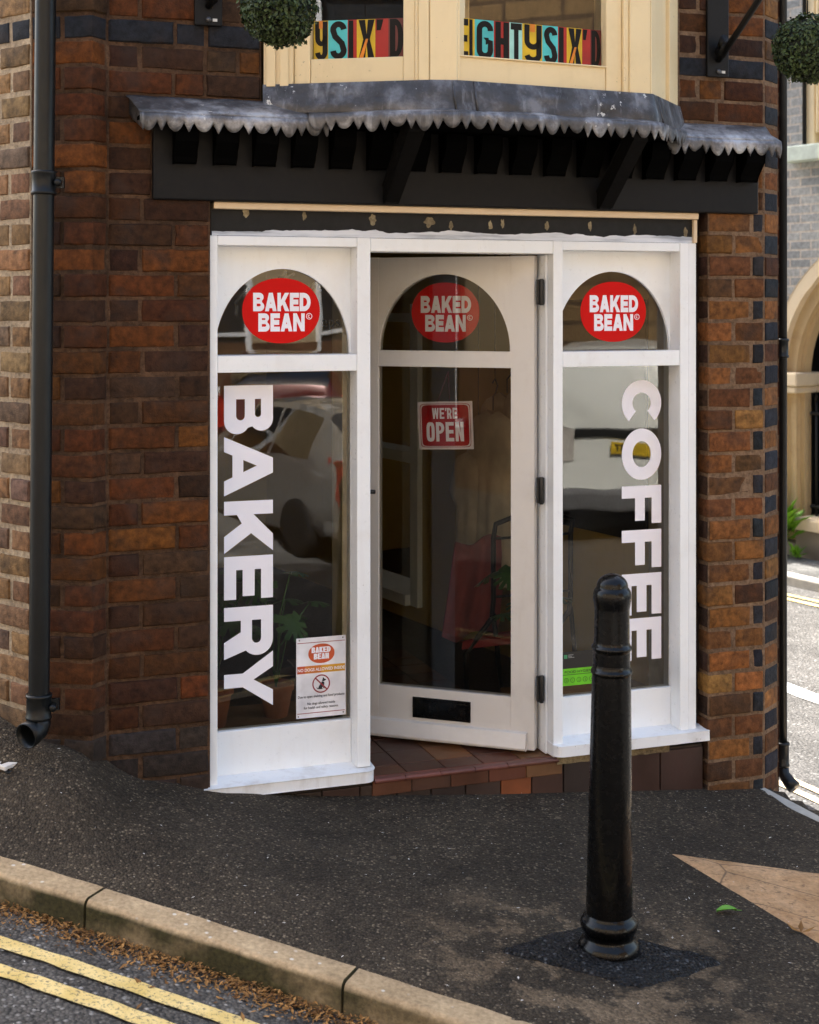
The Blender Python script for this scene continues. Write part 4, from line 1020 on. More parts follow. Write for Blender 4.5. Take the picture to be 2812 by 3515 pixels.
# ------------------------------------------------------------------ interior
OCH = m_paint('ochre wall', (.42, .28, .07), .75, .3, (.2, .12, .03)); DARKFL = simple('dark floor', (.025, .018, .014), .5)
ir = MB(); hb, ht = -1.705, .30
def iw(p, q, h0, h1): ir.add([W(*p, h0), W(*q, h0), W(*q, h1), W(*p, h1)], [(0, 1, 2, 3)])
iw(I0, I1, hb, ht); iw(I1, I2, hb, ht); wa, wb = lerp2(I3, RW, s_a), lerp2(I3, RW, s_b)
iw(wb, I2, hb, ht); iw(wa, wb, hb, -1.60); iw(wa, wb, -.05, ht); iw(I3, wa, hb, ht)
oa, ob_ = lerp2(R3, RW, s_a+offr), lerp2(R3, RW, s_b+offr)
iw(wa, oa, -1.6, -.05); iw(wb, ob_, -1.6, -.05)
ir.add([W(*wa, -1.6), W(*wb, -1.6), W(*ob_, -1.6), W(*oa, -1.6)], [(0, 1, 2, 3)]); ir.add([W(*wa, -.05), W(*wb, -.05), W(*ob_, -.05), W(*oa, -.05)], [(0, 1, 2, 3)])
obj('interior_wall', ir, OCH, building)
cl = MB(); cl.add([W(*p, ht) for p in (I0, I1, I2, I3)], [(0, 1, 2, 3)]); cl.fbox(-.12, 2.0, -.30, -.131, .24, .62); obj('ceiling', cl, simple('ceiling', (.3, .25, .17), .9), building)
fo = MB(); q = (F2(-.12, -.14), F2(.575, -.14), F2(.575, -1.79), F2(1.32, -1.79), F2(1.32, -.14), I3, I2, I1)
fo.add([W(*p, hb-.002) for p in q], [tuple(range(len(q)))]); obj('interior_floor', fo, DARKFL, building)
shf = MB(); shf.fbox(-.05, .50, -.72, -.14, -1.64, -1.60); PINE = simple('pine shelf', (.22, .11, .04), .6); obj('window_shelf', shf, PINE, building); shf = MB(); shf.fbox(1.34, 1.95, -.62, -.14, -1.64, -1.60); obj('window_shelf', shf, PINE, building)
po = MB(); po.fbox(.505, .565, -.26, -.131, -1.70, .24); CPOST = simple('inner cream post', (.55, .48, .33), .6); obj('inner_post', po, CPOST, building); po = MB(); po.fbox(1.86, 1.90, -.30, -.131, -1.7, .24); obj('inner_post', po, CPOST, building)
po = MB(); po.fbox(1.905, 1.985, -.22, -.131, -1.7, .24); obj('inner_post', po, simple('orange pine post', (.36, .15, .03), .5), building)
sa = MB()
def sw(t0, t1, d0, d1, h0, h1):
    dd = Vector((*RW, 0)); n = Vector((.866, .5, 0)); o = W(*lerp2(I3, RW, t0), h0)+n*d0; sa.obox(o, dd*(t1-t0), n*(d1-d0), EZ*(h1-h0))
for t0, t1 in ((s_a-.05, s_a+.03), (s_b-.05, s_b+.03)): sw(t0, t1, -.03, .10, -1.62, .0)
sw(s_a+.031, s_b-.051, .04, .09, -.10, -.04); sw(s_a+.031, s_b-.051, -.01, .09, -.86, -.80); sw(s_a+.031, s_b-.051, -.06, .09, -1.62, -1.56); sw(s_a+.10, s_a+.13, .04, .085, -1.559, -.861); sw(s_a+.10, s_a+.13, .05, .095, -.799, -.101)
so = obj('sash_window', sa, WHITE, building, bevel=.003, label='white sash window in the side wall seen through the door')
m = MB(); dd = Vector((*RW, 0)); n = Vector((.866, .5, 0)); o = W(*lerp2(I3, RW, s_a), 0)+n*.07; m.add([o-EZ*1.6, o+dd*.8-EZ*1.6, o+dd*.8-EZ*.05, o-EZ*.05], [(0, 1, 2, 3)]); obj('pane', m, GLASS, so)
# chalkboard on the ochre wall
cb = thing('chalkboard', W(*lerp2(I3, RW, .55), -1.0), 'black board on the ochre wall behind the COFFEE window', 'board')
m = MB(); n = Vector((-.866, -.5, 0)); o = W(*lerp2(I3, RW, .30), -1.0)+n*.012; dd = Vector((*RW, 0))
m.obox(o, dd*.62, n*.018, EZ*1.02); obj('panel', m, simple('chalkboard black', (.006, .006, .006), .6), cb, bevel=.003)
# potted monsteras in the window
def monstera(x, y, h, s, seed, label, pot=True):
    r = random.Random(seed); th_ = thing('potted_plant', W(x, y, h), label, 'plant', 'potted plants on the window shelves')
    m = MB(); m.lathe([(.052*s, 0), (.075*s, .12*s), (.083*s, .122*s), (.083*s, .15*s), (.072*s, .15*s), (.07*s, .135*s), (0, .13*s)], W(x, y, h), 28); obj('pot', m, TERRA, th_, sharp=50)
    for i in range(9):
        az = r.uniform(0, 2*pi); rad = r.uniform(.05, .17)*s; top = r.uniform(.24, .52)*s
        b = W(x, y, h+.13*s); e = b + Vector((cos(az)*rad, sin(az)*rad, top)); mid = (b+e)/2 + Vector((-cos(az)*.02, -sin(az)*.02, .05))
        m = MB(); m.tube([b, mid, e], .0035*s, 6)
        L = r.uniform(.13, .20)*s; f = Vector((cos(az+r.uniform(-.6, .6)), sin(az+r.uniform(-.6, .6)), r.uniform(-.5, .2))).normalized(); sd = f.cross(EZ).normalized(); up_ = sd.cross(f)
        outl = []
        for k in range(41):
            a = -pi + 2*pi*k/40; rr = .5*(1+.35*cos(a)) if abs(a) > 2.6 else .5*(1.0-.16*cos(a))
            if 5 < k < 36 and k % 4 == 0: rr *= .45
            outl.append((rr*cos(a)*L + .28*L, rr*sin(a)*L*.86))
        vs = [e + f*px - sd*py + up_*(-1.3*py*py/L*.5 - .9*px*px/L*.35) for px, py in outl]; c0 = e + f*.25*L
        m.add([c0]+vs, [(0, j+1, j+2) for j in range(40)], 0, True); obj('leaf', m, MONST, th_)
    return th_
x, y = F2(.10, -.50); monstera(x, y, -1.60, 1.0, 3, 'monstera in a terracotta pot behind the BAKERY window')
x, y = F2(.36, -.54); monstera(x, y, -1.60, .85, 8, 'leafy pot plant behind the no dogs notice')
x, y = F2(1.44, -.50); monstera(x, y, -1.60, .9, 5, 'dark leafy pot plant behind the COFFEE window')
# garments on hooks
def shirt(x, y, h, yaw, s, seed, mark, label, mat):
    r = random.Random(seed); t_ = thing('hanging_shirt', W(x, y, h-.8*s), label, 'shirt', 'pale shirts hanging behind the door')
    ux = Vector((cos(yaw), sin(yaw), 0)); uz = Vector((sin(yaw), -cos(yaw), 0)); o = W(x, y, h); m = MB()
    hl = [(-.05, 0), (-.17, -.045), (-.235, -.24), (-.165, -.26), (-.15, -.20), (-.155, -.78), (.155, -.78), (.15, -.20), (.165, -.26), (.235, -.24), (.17, -.045), (.05, 0), (.0, -.03)]
    ys = [0]; cols = 16; rows = 22; vs = []
    def width(v):
        if v < .06: return .05 + (.17-.05)*v/.06
        if v < .30: return .17 + .065*(v-.06)/.24
        if v < .34: return .235-.085*(v-.30)/.04
        return .15+.012*v
    for sgn in (1, -1):
        for j in range(rows+1):
            v = j/rows
            for i in range(cols+1):
                u = i/cols*2-1; w = width(v)
                th = .045*sqrt(max(0, 1-u*u))*(1 if v > .03 else .3) + .012*sin(u*9+seed+v*2)*v*(1-abs(u))
                vs.append(o + ux*(u*w*s) - EZ*(v*.8*s + .02*(1-abs(u))*(v < .02)) + uz*(th*s*sgn))
    n = cols+1; fs = []
    for q in (0, 1):
        b_ = q*(rows+1)*n
        for j in range(rows):
            for i in range(cols):
                f = (b_+j*n+i, b_+(j+1)*n+i, b_+(j+1)*n+i+1, b_+j*n+i+1); fs.append(f if q == 0 else f[::-1])
    m.add(vs, fs, 0, True)
    if mark: m.prism([o + ux*(px*s) + EZ*(py*s) + uz*(.050*s) for px, py in sup(0, -.30, .035, .07, 2, 20)], uz*.004, 1)
    obj('cloth', m, [mat, simple('dark print', (.05, .015, .012), .8)], t_)
    m = MB(); m.tube([o-EZ*.0, o+EZ*.06, o+ux*.02+EZ*.08, o+ux*.035+EZ*.11, o+ux*.015+EZ*.14, o-ux*.005+EZ*.12], .004, 6); m.tube([o+ux*.015+EZ*.14, W(x, y, .295)+ux*.015], .002, 5)
    obj('hook', m, IRON, t_)
SH = simple('unbleached cotton', (.52, .42, .27), .9, bump=.2)
shirt(.30, 6.40, -.66, -.95, .9, 1, False, 'cream shirt hanging lowest, nearest the open sign', SH)
shirt(.37, 6.30, -.47, -1.05, .95, 4, False, 'plain cream shirt second from the sign', SH)
shirt(.44, 6.42, -.40, -.85, .92, 6, False, 'plain cream shirt third from the sign', SH)
shirt(.50, 6.15, -.36, -1.1, .9, 9, False, 'cream shirt nearest the door hinge', SH)
# metal chair with a red throw
ch = thing('metal_chair', W(.42, 6.0, -1.705), 'black tubular metal chair inside behind the door glass', 'chair'); m = MB()
for dx, dy in ((0, 0), (.34, .14)):
    b = Vector((dx, dy, 0)); m.tube([W(.24, 5.95, -1.70)+b, W(.235, 5.95, -1.46)+b, W(.25, 5.95, -1.44)+b, W(.345, 5.98, -1.32)+b, W(.352, 5.98, -1.25)+b, W(.352, 5.98, -.98)+b, W(.362, 5.985, -.925)+b, W(.40, 5.99, -.90)+b*.6+Vector((.03, .01, 0)), W(.54, 6.05, -.90)], .011, 8)
    m.tube([W(.40, 6.1, -1.70)+b, W(.352, 5.98, -1.30)+b], .010, 8)
for h in (-.985, -1.23): m.tube([W(.352, 5.98, h), W(.692, 6.12, h)], .006, 6)
obj('frame', m, IRON, ch)
m = MB(); m.prism([W(.22, 5.93, -1.435), W(.56, 6.07, -1.435), W(.66, 6.17, -1.425), W(.34, 6.03, -1.425)], (0, 0, .03)); obj('seat', m, simple('red seat', (.22, .01, .012), .5), ch, bevel=.006)
bl_ = MB(); vs = []
for j in range(15):
    for i in range(17):
        u, v = i/16, j/14; x = .20+.24*u-.06*v; yy = 6.12+.10*u-.06*v+.02*sin(u*14+v)+.01*sin(v*9+u*3); vs.append(W(x, yy, -1.02-.40*v-.02*sin(u*7)))
bl_.add(vs, [(j*17+i, (j+1)*17+i, (j+1)*17+i+1, j*17+i+1) for j in range(14) for i in range(16)], 0, True)
o_ = obj('throw', bl_, simple('dusty red cloth', (.20, .035, .03), .9, bump=.3), None, label='dusty red throw hung behind the metal chair', cat='blanket'); o_.modifiers.new('t', 'SOLIDIFY').thickness = .006

# ------------------------------------------------------------------ drainpipes
def lpath(a, b, n=2): return [Vector(a)+(Vector(b)-Vector(a))*i/n for i in range(n+1)]
px_, py_ = -1.183, 4.618; zt = 1.9; zb = -1.40
lean = .012
def pp(h): return W(px_ - (.6-h)*lean*.8, py_, h)
m = MB(); m.tube([pp(5.7), pp(2.0), pp(.44)], .0335, 24, cap=False); m.tube([pp(.44), pp(-.5), pp(-1.34)], .0335, 24, cap=False)
dp = obj('drainpipe', m, PIPE, building, label='thick black drainpipe on the left corner')
def collar(c0, c1, r, parent, mat, ear=None):
    m = MB(); ax = (c1-c0); L = ax.length
    m.lathe([(r, 0), (r+.006, .001), (r+.008, .006), (r+.008, .010), (r+.005, .014), (r+.005, L-.014), (r+.008, L-.010), (r+.008, L-.005), (r+.006, L-.001), (r, L)], c0, 28, ax=ax)
    if ear: m.obox(c0+ax*.3-Vector((0, .008, 0)), Vector(ear), Vector((0, .016, 0)), ax*.45); m.lathe([(.012, 0), (.012, .02), (.006, .024)], c0+ax*.5+Vector(ear)*.8+Vector((0, -.022, 0)), 12, ax=(0, -1, 0))
    obj('collar', m, mat, parent)
collar(pp(.353), pp(.432), .0335, dp, PIPE, (.062, .02, 0)); collar(pp(-1.345), pp(-1.262), .0345, dp, PIPE, (.062, .02, 0))
m = MB(); a = pp(-1.345); m.tube([a, a+Vector((0, -.002, -.014)), a+Vector((-.005, -.010, -.028)), a+Vector((-.015, -.028, -.036)), a+Vector((-.028, -.052, -.041))], [.0345, .0345, .036, .037, .0385], 24, cap=False)
so_ = obj('shoe', m, PIPE, dp); md = so_.modifiers.new('t', 'SOLIDIFY'); md.thickness = .004; md.offset = -1
rx_, ry_ = 1.517, 5.795
def qp(h): return W(rx_+.0, ry_, h)
m = MB(); m.tube([qp(5.7), qp(-1.80)], .0185, 20); dp2 = obj('drainpipe', m, PIPE, building, label='thin black drainpipe on the right corner')
collar(qp(-.22), qp(-.14), .0185, dp2, PIPE); collar(qp(-1.88), qp(-1.78), .021, dp2, PIPE)
m = MB(); a = qp(-1.86); m.tube([a, a+Vector((.004, -.006, -.05)), a+Vector((.02, -.03, -.075)), a+Vector((.035, -.05, -.09))], [.021, .024, .026, .028], 16); obj('shoe', m, PIPE, dp2)
# drain channel by the left pipe
dg = MB(); gx, gy = -1.40, 4.60
d1 = Vector((-.80, .56, .03)).normalized(); d2 = Vector((.56, .80, 0)).normalized(); o = WG(-1.285, 4.560, .016)
for i in range(8): dg.obox(o+d1*(.006+i*.045), d1*.028, d2*.11, EZ*.012)
dg.obox(o-d2*.012, d1*.37, d2*.0115, EZ*.013); dg.obox(o+d2*.1105, d1*.37, d2*.012, EZ*.013); dg.obox(o-EZ*.012, d1*.37, d2*.11, EZ*.006, 1)
obj('drain_grate', dg, [simple('grate pale plastic', (.68, .64, .60), .5), BLACKP], None, bevel=.002, label='pale slotted drain grate beneath the left drainpipe', cat='drain')

# ------------------------------------------------------------------ brackets and topiary balls
def bracket(base, n, tip, label):
    t_ = thing('wall_bracket', base-EZ*.1, label, 'bracket', 'iron hanging brackets on the brickwork'); sd = n.cross(EZ).normalized()
    m = MB(); m.obox(base-sd*.048-EZ*.085, sd*.096, n*.016, EZ*.42); obj('plate', m, IRON, t_, bevel=.004)
    d = Vector((tip.x-base.x, tip.y-base.y, 0)); L = d.length; d.normalize()
    m = MB(); top = base+n*.02+EZ*.30
    m.tube([base+n*.018-EZ*.02, base+d*(L*.28)+EZ*.07, base+d*(L*.62)+EZ*.20, base+d*L+EZ*.34], .0125, 8); m.tube([top, Vector((tip.x, tip.y, top.z+.05))], .010, 8)
    m.tube([base+n*.02+EZ*.03+d*.02, base+d*.06+EZ*.055, base+d*.08+EZ*.03, base+d*.05+EZ*.0, base+d*.02+EZ*.02], .018, 8)
    obj('arm', m, IRON, t_)
    for z in (-.065, .30):
        m = MB(); m.lathe([(.010, 0), (.010, .005), (.005, .009)], base+n*.016+EZ*z, 10, ax=n); obj('bolt', m, simple('bolt', (.1, .1, .1), .4, .6), t_)
    m = MB()
    for k in range(2): m.obox(base-sd*(.030-.022*k)-EZ*.070+n*.0165, sd*.016, n*.001, EZ*.010)
    obj('maker_plate', m, simple('silver tag', (.55, .55, .52), .4, .3), t_)
    return t_
def topiary(c, R_, seed, label):
    r = random.Random(seed); t_ = thing('topiary_ball', c-EZ*R_, label, 'topiary', 'clipped box balls on brackets')
    core = MB(); core.lathe([(R_*.86*sin(pi*i/14), -R_*.86*cos(pi*i/14)) for i in range(15)], c, 24); obj('core', core, simple('dark twigs', (.006, .009, .004), .9), t_)
    m = MB()
    for i in range(3600):
        z = r.uniform(-1, 1); a = r.uniform(0, 2*pi); q = sqrt(1-z*z); n = Vector((q*cos(a), q*sin(a), z))
        lump = 1+.10*noise.noise(n*2.6+Vector((seed, 0, 0)))
        p = c + n*(R_*lump*(r.uniform(.86, 1.02) if r.random() < .985 else 1.09)); s = r.uniform(.0055, .0100)
        ax = (n + Vector((r.uniform(-1, 1), r.uniform(-1, 1), r.uniform(-.6, 1)))*.95).normalized(); sd = ax.orthogonal().normalized(); sd = (Matrix.Rotation(r.uniform(0, 6.3), 3, ax) @ sd); up_ = ax.cross(sd)
        m.add([p-sd*s, p+up_*s*.62+ax*s*.25, p+sd*s, p-up_*s*.62+ax*s*.25], [(0, 1, 2, 3)], 0, False)
    obj('foliage', m, BOX, t_)
    ch_ = MB(); ch_.tube([c+EZ*R_*.9, c+EZ*(R_+.35)], .002, 5); obj('chain', ch_, IRON, t_)
cR = W((1700-862)/3000*4.93, 4.93, (640-102)/3000*4.93); cL = W((588-862)/3000*4.36, 4.36, (640-19)/3000*4.36)
topiary(cL, .114, 1, 'clipped green box ball hanging left of the cream bay window'); topiary(cR, .117, 2, 'clipped green box ball hanging beyond the right corner of the shop')
bL = F(-.022, .026, 1.035); bR = F(1.975, .026, .965)
bracket(bL, EN, cL, 'iron bracket on brick left of the cream bay window'); bracket(bR, EN, cR, 'iron bracket on brick right of the cream bay window')

# ------------------------------------------------------------------ bollard
bx, by = .572, 4.09; bz = G(bx, by)
bo_ = thing('bollard', W(bx, by, bz), 'black cast iron bollard with ringed neck and domed cap', 'bollard'); bo_.rotation_euler = (0, radians(.55), 0)
O = W(bx, by, bz)
def part(name, prof):
    m = MB(); m.lathe(prof, O, 56); return obj(name, m, BLACKM, bo_, sharp=50)
def hh(v): return (2008-v)*.00135
part('base', [(.083, -.02), (.0875, .0), (.0895, .012), (.0885, .022), (.083, .034), (.0735, .043), (.071, .050), (.072, .060), (.0785, .068), (.0825, .078), (.0825, .088), (.078, .098), (.0715, .104), (.0700, .108), (.0672, .113)])
prof = [(.0668, .113)] + [(.0668-(.0668-.0557)*i/12, .113+(hh(1418)-.113)*i/12) for i in range(1, 13)]
part('shaft', prof)
def tor(h, r, a, b, n=8): return [(r+a*sin(pi*i/n), h-b+2*b*i/n) for i in range(n+1)]
part('collar', [(.0550, hh(1424))] + tor(hh(1412), .0545, .0055, .010) + [(.0535, hh(1399)), (.0530, hh(1396))]); part('collar', [(.0535, hh(1372))] + tor(hh(1361), .0528, .0052, .009) + [(.0515, hh(1350)), (.0512, hh(1347))])
part('shaft', [(.0530, hh(1396)), (.0533, hh(1372))]); part('shaft', [(.0512, hh(1347)), (.0498, hh(1290)), (.0502, hh(1278))])
part('cap', [(.0502, hh(1278)), (.0525, hh(1268)), (.0548, hh(1258)), (.0548, hh(1248)), (.0525, hh(1240)), (.0478, hh(1235)), (.0455, hh(1233.5)), (.0448, hh(1231))] + [(.0448*cos(radians(q)), hh(1231)+.0365*sin(radians(q))) for q in range(6, 91, 7)])
# ------------------------------------------------------------------ building across the side street
FE = Vector((.55, -.835, 0)); FN = Vector((-.835, -.55, 0)); FO = (3.32, 12.1)
def FB(b, d, h): return W(FO[0], FO[1], h) + FE*b + FN*d
far = thing('stone_arch_building', FB(.9, 0, -2.2), 'grey painted brick building with a stone arch across the side street', 'building')
def fbx(mb, b0, b1, d0, d1, h0, h1, mat=0):
    q = [(b0, d0), (b0, d1), (b1, d1), (b1, d0)]
    mb.hexa([FB(b, d, h0) for b, d in q]+[FB(b, d, h1) for b, d in q], mat)
bc, hs = .93, -.63; Ro, Rm, Ri = 1.23, 1.11, 1.0
me_w = MB()
def FP(b, h): return FB(b, 0, h)
# wall face with the arched opening and a window opening cut out
wall_h = 5.0; arch_o = [(bc-Ro, -2.4), (bc-Ro, hs)] + [(bc-Ro*cos(pi*i/30), hs+Ro*sin(pi*i/30)) for i in range(1, 30)] + [(bc+Ro, hs), (bc+Ro, -2.4)]
outl = [(-9, -2.6), (bc-Ro, -2.6)] + arch_o + [(bc+Ro, -2.6), (4.6, -2.6), (4.6, wall_h), (-9, wall_h)]
me = bpy.data.meshes.new('brick_wall'); 
win = [(.02, 1.34), (1.35, 1.34), (1.35, 3.4), (.02, 3.4)]
loops = [[Vector((b, h, 0)) for b, h in outl], [Vector((b, h, 0)) for b, h in win][::-1]]
flat = [p for l in loops for p in l]; tris = tessellate_polygon(loops); off = far.location
me.from_pydata([tuple(FB(p.x, 0, p.y)-off) for p in flat], [], [tuple(t_) for t_ in tris]); uvl = me.uv_layers.new(name='UVMap')
for l in me.loops: p = flat[l.vertex_index]; uvl.data[l.index].uv = (p.x, p.y)
me.materials.append(WB_GREY); o_ = bpy.data.objects.new('brick_wall', me); COL.objects.link(o_); o_.parent = far
STONE = m_paint('honey sandstone', (.52, .38, .20), .85, .45, (.22, .13, .05), .4); STONEP = m_paint('pale sandstone', (.66, .55, .38), .85, .3, (.3, .2, .1), .4)
def ringarc(r0, r1, d0, d1, mat, name, label=None):
    m = MB(); n = 36
    pts = [(bc-r1, -2.3), (bc-r1, hs)] + [(bc-r1*cos(pi*i/n), hs+r1*sin(pi*i/n)) for i in range(1, n)] + [(bc+r1, hs), (bc+r1, -2.3), (bc+r0, -2.3), (bc+r0, hs)] + [(bc+r0*cos(pi*i/n), hs+r0*sin(pi*i/n)) for i in range(1, n)] + [(bc-r0, hs), (bc-r0, -2.3)]
    m.prism([FB(b, d0, h) for b, h in pts], FN*(d1-d0)); return obj(name, m, mat, far, bevel=.02, label=label)
ringarc(Rm, Ro-.004, -.2, .035, STONEP, 'arch_surround', 'pale outer stone arch'); ringarc(Ri, Rm-.003, -.20, -.03, STONE, 'arch_surround', 'honey inner stone arch'); ringarc(Ri-.045, Ri-.003, -.16, -.08, STONE, 'arch_surround')
m = MB(); fbx(m, bc-Ro-.03, bc-Ri+.09, -.3, .075, hs-.07, hs+.045); fbx(m, bc-Ro-.01, bc-Ri+.06, -.3, .05, hs-.13, hs-.072); obj('impost', m, STONEP, far, bevel=.015)
m = MB(); fbx(m, -8.5, 4.5, -5.5, -.85, -2.5, 4.9); fbx(m, -.25, .0185, -.4, -.004, 1.34, 3.4); fbx(m, bc-Ri, bc+Ri, -.55, -.50, hs+.02, hs+.10); obj('dark_recess', m, simple('dark recess', (.012, .012, .013), .6), far)
m = MB(); fbx(m, bc-Ri+.1, bc+Ri+.5, -.35, .10, -2.4, -1.90); fbx(m, bc-Ri+.08, bc+Ri+.5, -.38, .13, -1.898, -1.80, 1); fbx(m, -.9, bc-Ri+.096, -.05, .09, -2.4, -2.02); obj('low_wall', m, [m_plain('low wall brick', (.2, .17, .13), .85, 0, .4, 9, .6), STONEP], far, bevel=.01)
m = MB()
for i in range(16):
    b = bc-Ri+.16+i*.115; m.tube([FB(b, -.10, -1.80), FB(b, -.10, -.82)], .012, 6); m.lathe([(.018, 0), (.0, .09)], FB(b, -.10, -.82), 6)
m.tube([FB(bc-Ri+.10, -.10, -.93), FB(bc+Ri, -.10, -.93)], .018, 6); m.tube([FB(bc-Ri+.10, -.10, -1.72), FB(bc+Ri, -.10, -1.72)], .018, 6); obj('railing', m, IRON, far)
m = MB(); fbx(m, -.10, 1.5, -.2, .12, 1.20, 1.335); obj('window_sill', m, simple('pale green sill', (.52, .60, .52), .6), far, bevel=.012)
m = MB(); fbx(m, .022, .12, -.2, -.04, 1.342, 3.39); fbx(m, .122, 1.22, -.2, -.09, 1.342, 1.44); fbx(m, 1.222, 1.348, -.2, -.04, 1.342, 3.39); fbx(m, .145, .175, -.11, -.02, 1.44, 2.9); fbx(m, .124, .30, -.17, -.12, 1.44, 3.39); obj('window_frame', m, CREAM, far, bevel=.012)
m = MB(); fbx(m, .30, 1.22, -.20, -.17, 1.44, 3.39); obj('pane', m, simple('dark upper pane', (.03, .025, .02), .15), far)
m = MB(); fbx(m, -9, 4.6, -6, -.02, wall_h-.02, wall_h+.2); fbx(m, 4.55, 4.6, -6, -.02, -2.6, wall_h); fbx(m, -9, -8.95, -6, -.02, -2.6, wall_h); obj('roof', m, simple('far slate', (.06, .06, .07), .7), far)
fp = MB(); 
vs = []; n = 60
for i in range(n+1):
    b = -9 + 14.5*i/n
    for d in (-.1, .35, .80): p = FB(b, d, 0); vs.append(W(p.x, p.y, Gb(p.x, p.y)))
fp.add(vs, [(i*3+k, i*3+k+1, (i+1)*3+k+1, (i+1)*3+k) for i in range(n) for k in range(2)], 0, True); obj('far_pavement', fp, FARPAVE, kind='structure')
fk = MB(); p = FB(-9, .80, 0); kerb_stone(fk, [((p+FE*(14.5*i/40)).x, (p+FE*(14.5*i/40)).y) for i in range(41)][::-1], -.11, .25, -.02); 
fk2 = MB()
for i in range(16):
    a = FB(-9+.915*i, .795, 0); c = FB(-9+.915*i+.905, .795, 0); za, zc = Gb(a.x, a.y)+.006, Gb(c.x, c.y)+.006
    A_ = W(a.x, a.y, za); C2 = W(c.x, c.y, zc); q = FN*.12; z = Vector((0, 0, -.3)); fk2.hexa([A_+z, A_+q+z, C2+q+z, C2+z, A_, A_+q, C2+q, C2])
obj('far_kerb', fk2, KERBL, kind='structure', bevel=.015)
m1 = MB(); vs = []
for d0 in (1.22, 1.36):
    o0 = len(m1.v); vs = []
    for i in range(61):
        for w in (0, .07):
            p = FB(-9+14.5*i/60, d0+w, 0); vs.append(W(p.x, p.y, Gb(p.x, p.y)-.071+wob(p.x, p.y)))
    m1.add(vs, [(2*i, 2*i+1, 2*i+3, 2*i+2) for i in range(60)])
obj('far_road_marking', m1, YELLOW, kind='structure')
def fern(b, d, h, s, seed, label):
    r = random.Random(seed); t_ = thing('wall_weed', FB(b, d, h), label, 'plant', 'weeds along the far wall'); m = MB()
    for i in range(int(150*s)):
        az = r.uniform(0, 2*pi); L = r.uniform(.10, .30)*s; el = r.uniform(.2, 1.3); f = Vector((cos(az)*cos(el), sin(az)*cos(el), sin(el)))
        o = FB(b+r.uniform(-.12, .12)*s, d+r.uniform(-.05, .08)*s, h+r.uniform(0, .12)*s); sd = f.cross(EZ).normalized()*L*.14
        m.add([o, o+f*L*.5+sd, o+f*L-EZ*L*.15, o+f*L*.5-sd], [(0, 1, 2, 3)])
    obj('foliage', m, FERN, t_)
fern(-.13, .16, -2.0, 1.25, 4, 'bright green weed growing at the foot of the stone arch'); fern(.12, .19, -2.12, .4, 6, 'small green tuft at the foot of the low wall')

# ------------------------------------------------------------------ across the main street (seen in the glass)
OD = Vector((DK[0], DK[1], 0)); ON = Vector((.380, .925, 0)); OO = Vector((K0[0]-.380*7.6, K0[1]-.925*7.6, 0))
opp = thing('cream_building', W(OO.x+6, OO.y-2.6, -2.1), 'long cream rendered building across the main street reflected in the glass', 'building')
def OB(s_, d, h): return W(OO.x, OO.y, h) + OD*s_ + ON*d
REN = m_paint('cream render', (.46, .36, .22), .85, .35, (.35, .24, .13), .3)
def obx(mb, s0, s1, d0, d1, h0, h1, mat=0):
    q = [(s0, d1), (s0, d0), (s1, d0), (s1, d1)]
    mb.hexa([OB(s_, d, h0) for s_, d in q]+[OB(s_, d, h1) for s_, d in q], mat)
m = MB(); obx(m, -7, 19, -7, 0, -2.9, 4.2); obj('wall', m, REN, opp)
m = MB(); obx(m, -7, 19, .002, .04, -2.9, -.55); obj('plinth', m, m_plain('brown plinth', (.14, .07, .035), .85, 0, .5, 14, .5), opp)
m = MB(); m.prism([OB(-7.3, .3, 4.2), OB(-7.3, -7.3, 4.2), OB(-7.3, -3.5, 6.6)], OD*26.6); obj('roof', m, simple('roof tiles', (.10, .06, .045), .8, bump=.4), opp)
for i in range(9):
    s_ = -5.5+i*2.8
    for h0, h1 in ((-1.2, .35), (1.5, 3.0)):
        m = MB(); obx(m, s_, s_+.09, -.05, .06, h0, h1); obx(m, s_+1.01, s_+1.1, -.05, .06, h0, h1); obx(m, s_+.091, s_+1.009, -.05, .055, h1-.09, h1); obx(m, s_+.091, s_+1.009, -.05, .055, h0, h0+.09); obx(m, s_+.091, s_+1.009, -.05, .05, (h0+h1)/2-.03, (h0+h1)/2+.03); obx(m, s_-.08, s_+1.18, -.05, .14, h0-.09, h0-.002)
        w = obj('window', m, WHITE, opp); m = MB(); obx(m, s_+.085, s_+1.015, -.02, .02, h0+.085, h1-.085); obj('pane', m, simple('dark pane', (.03, .035, .04), .08), w)

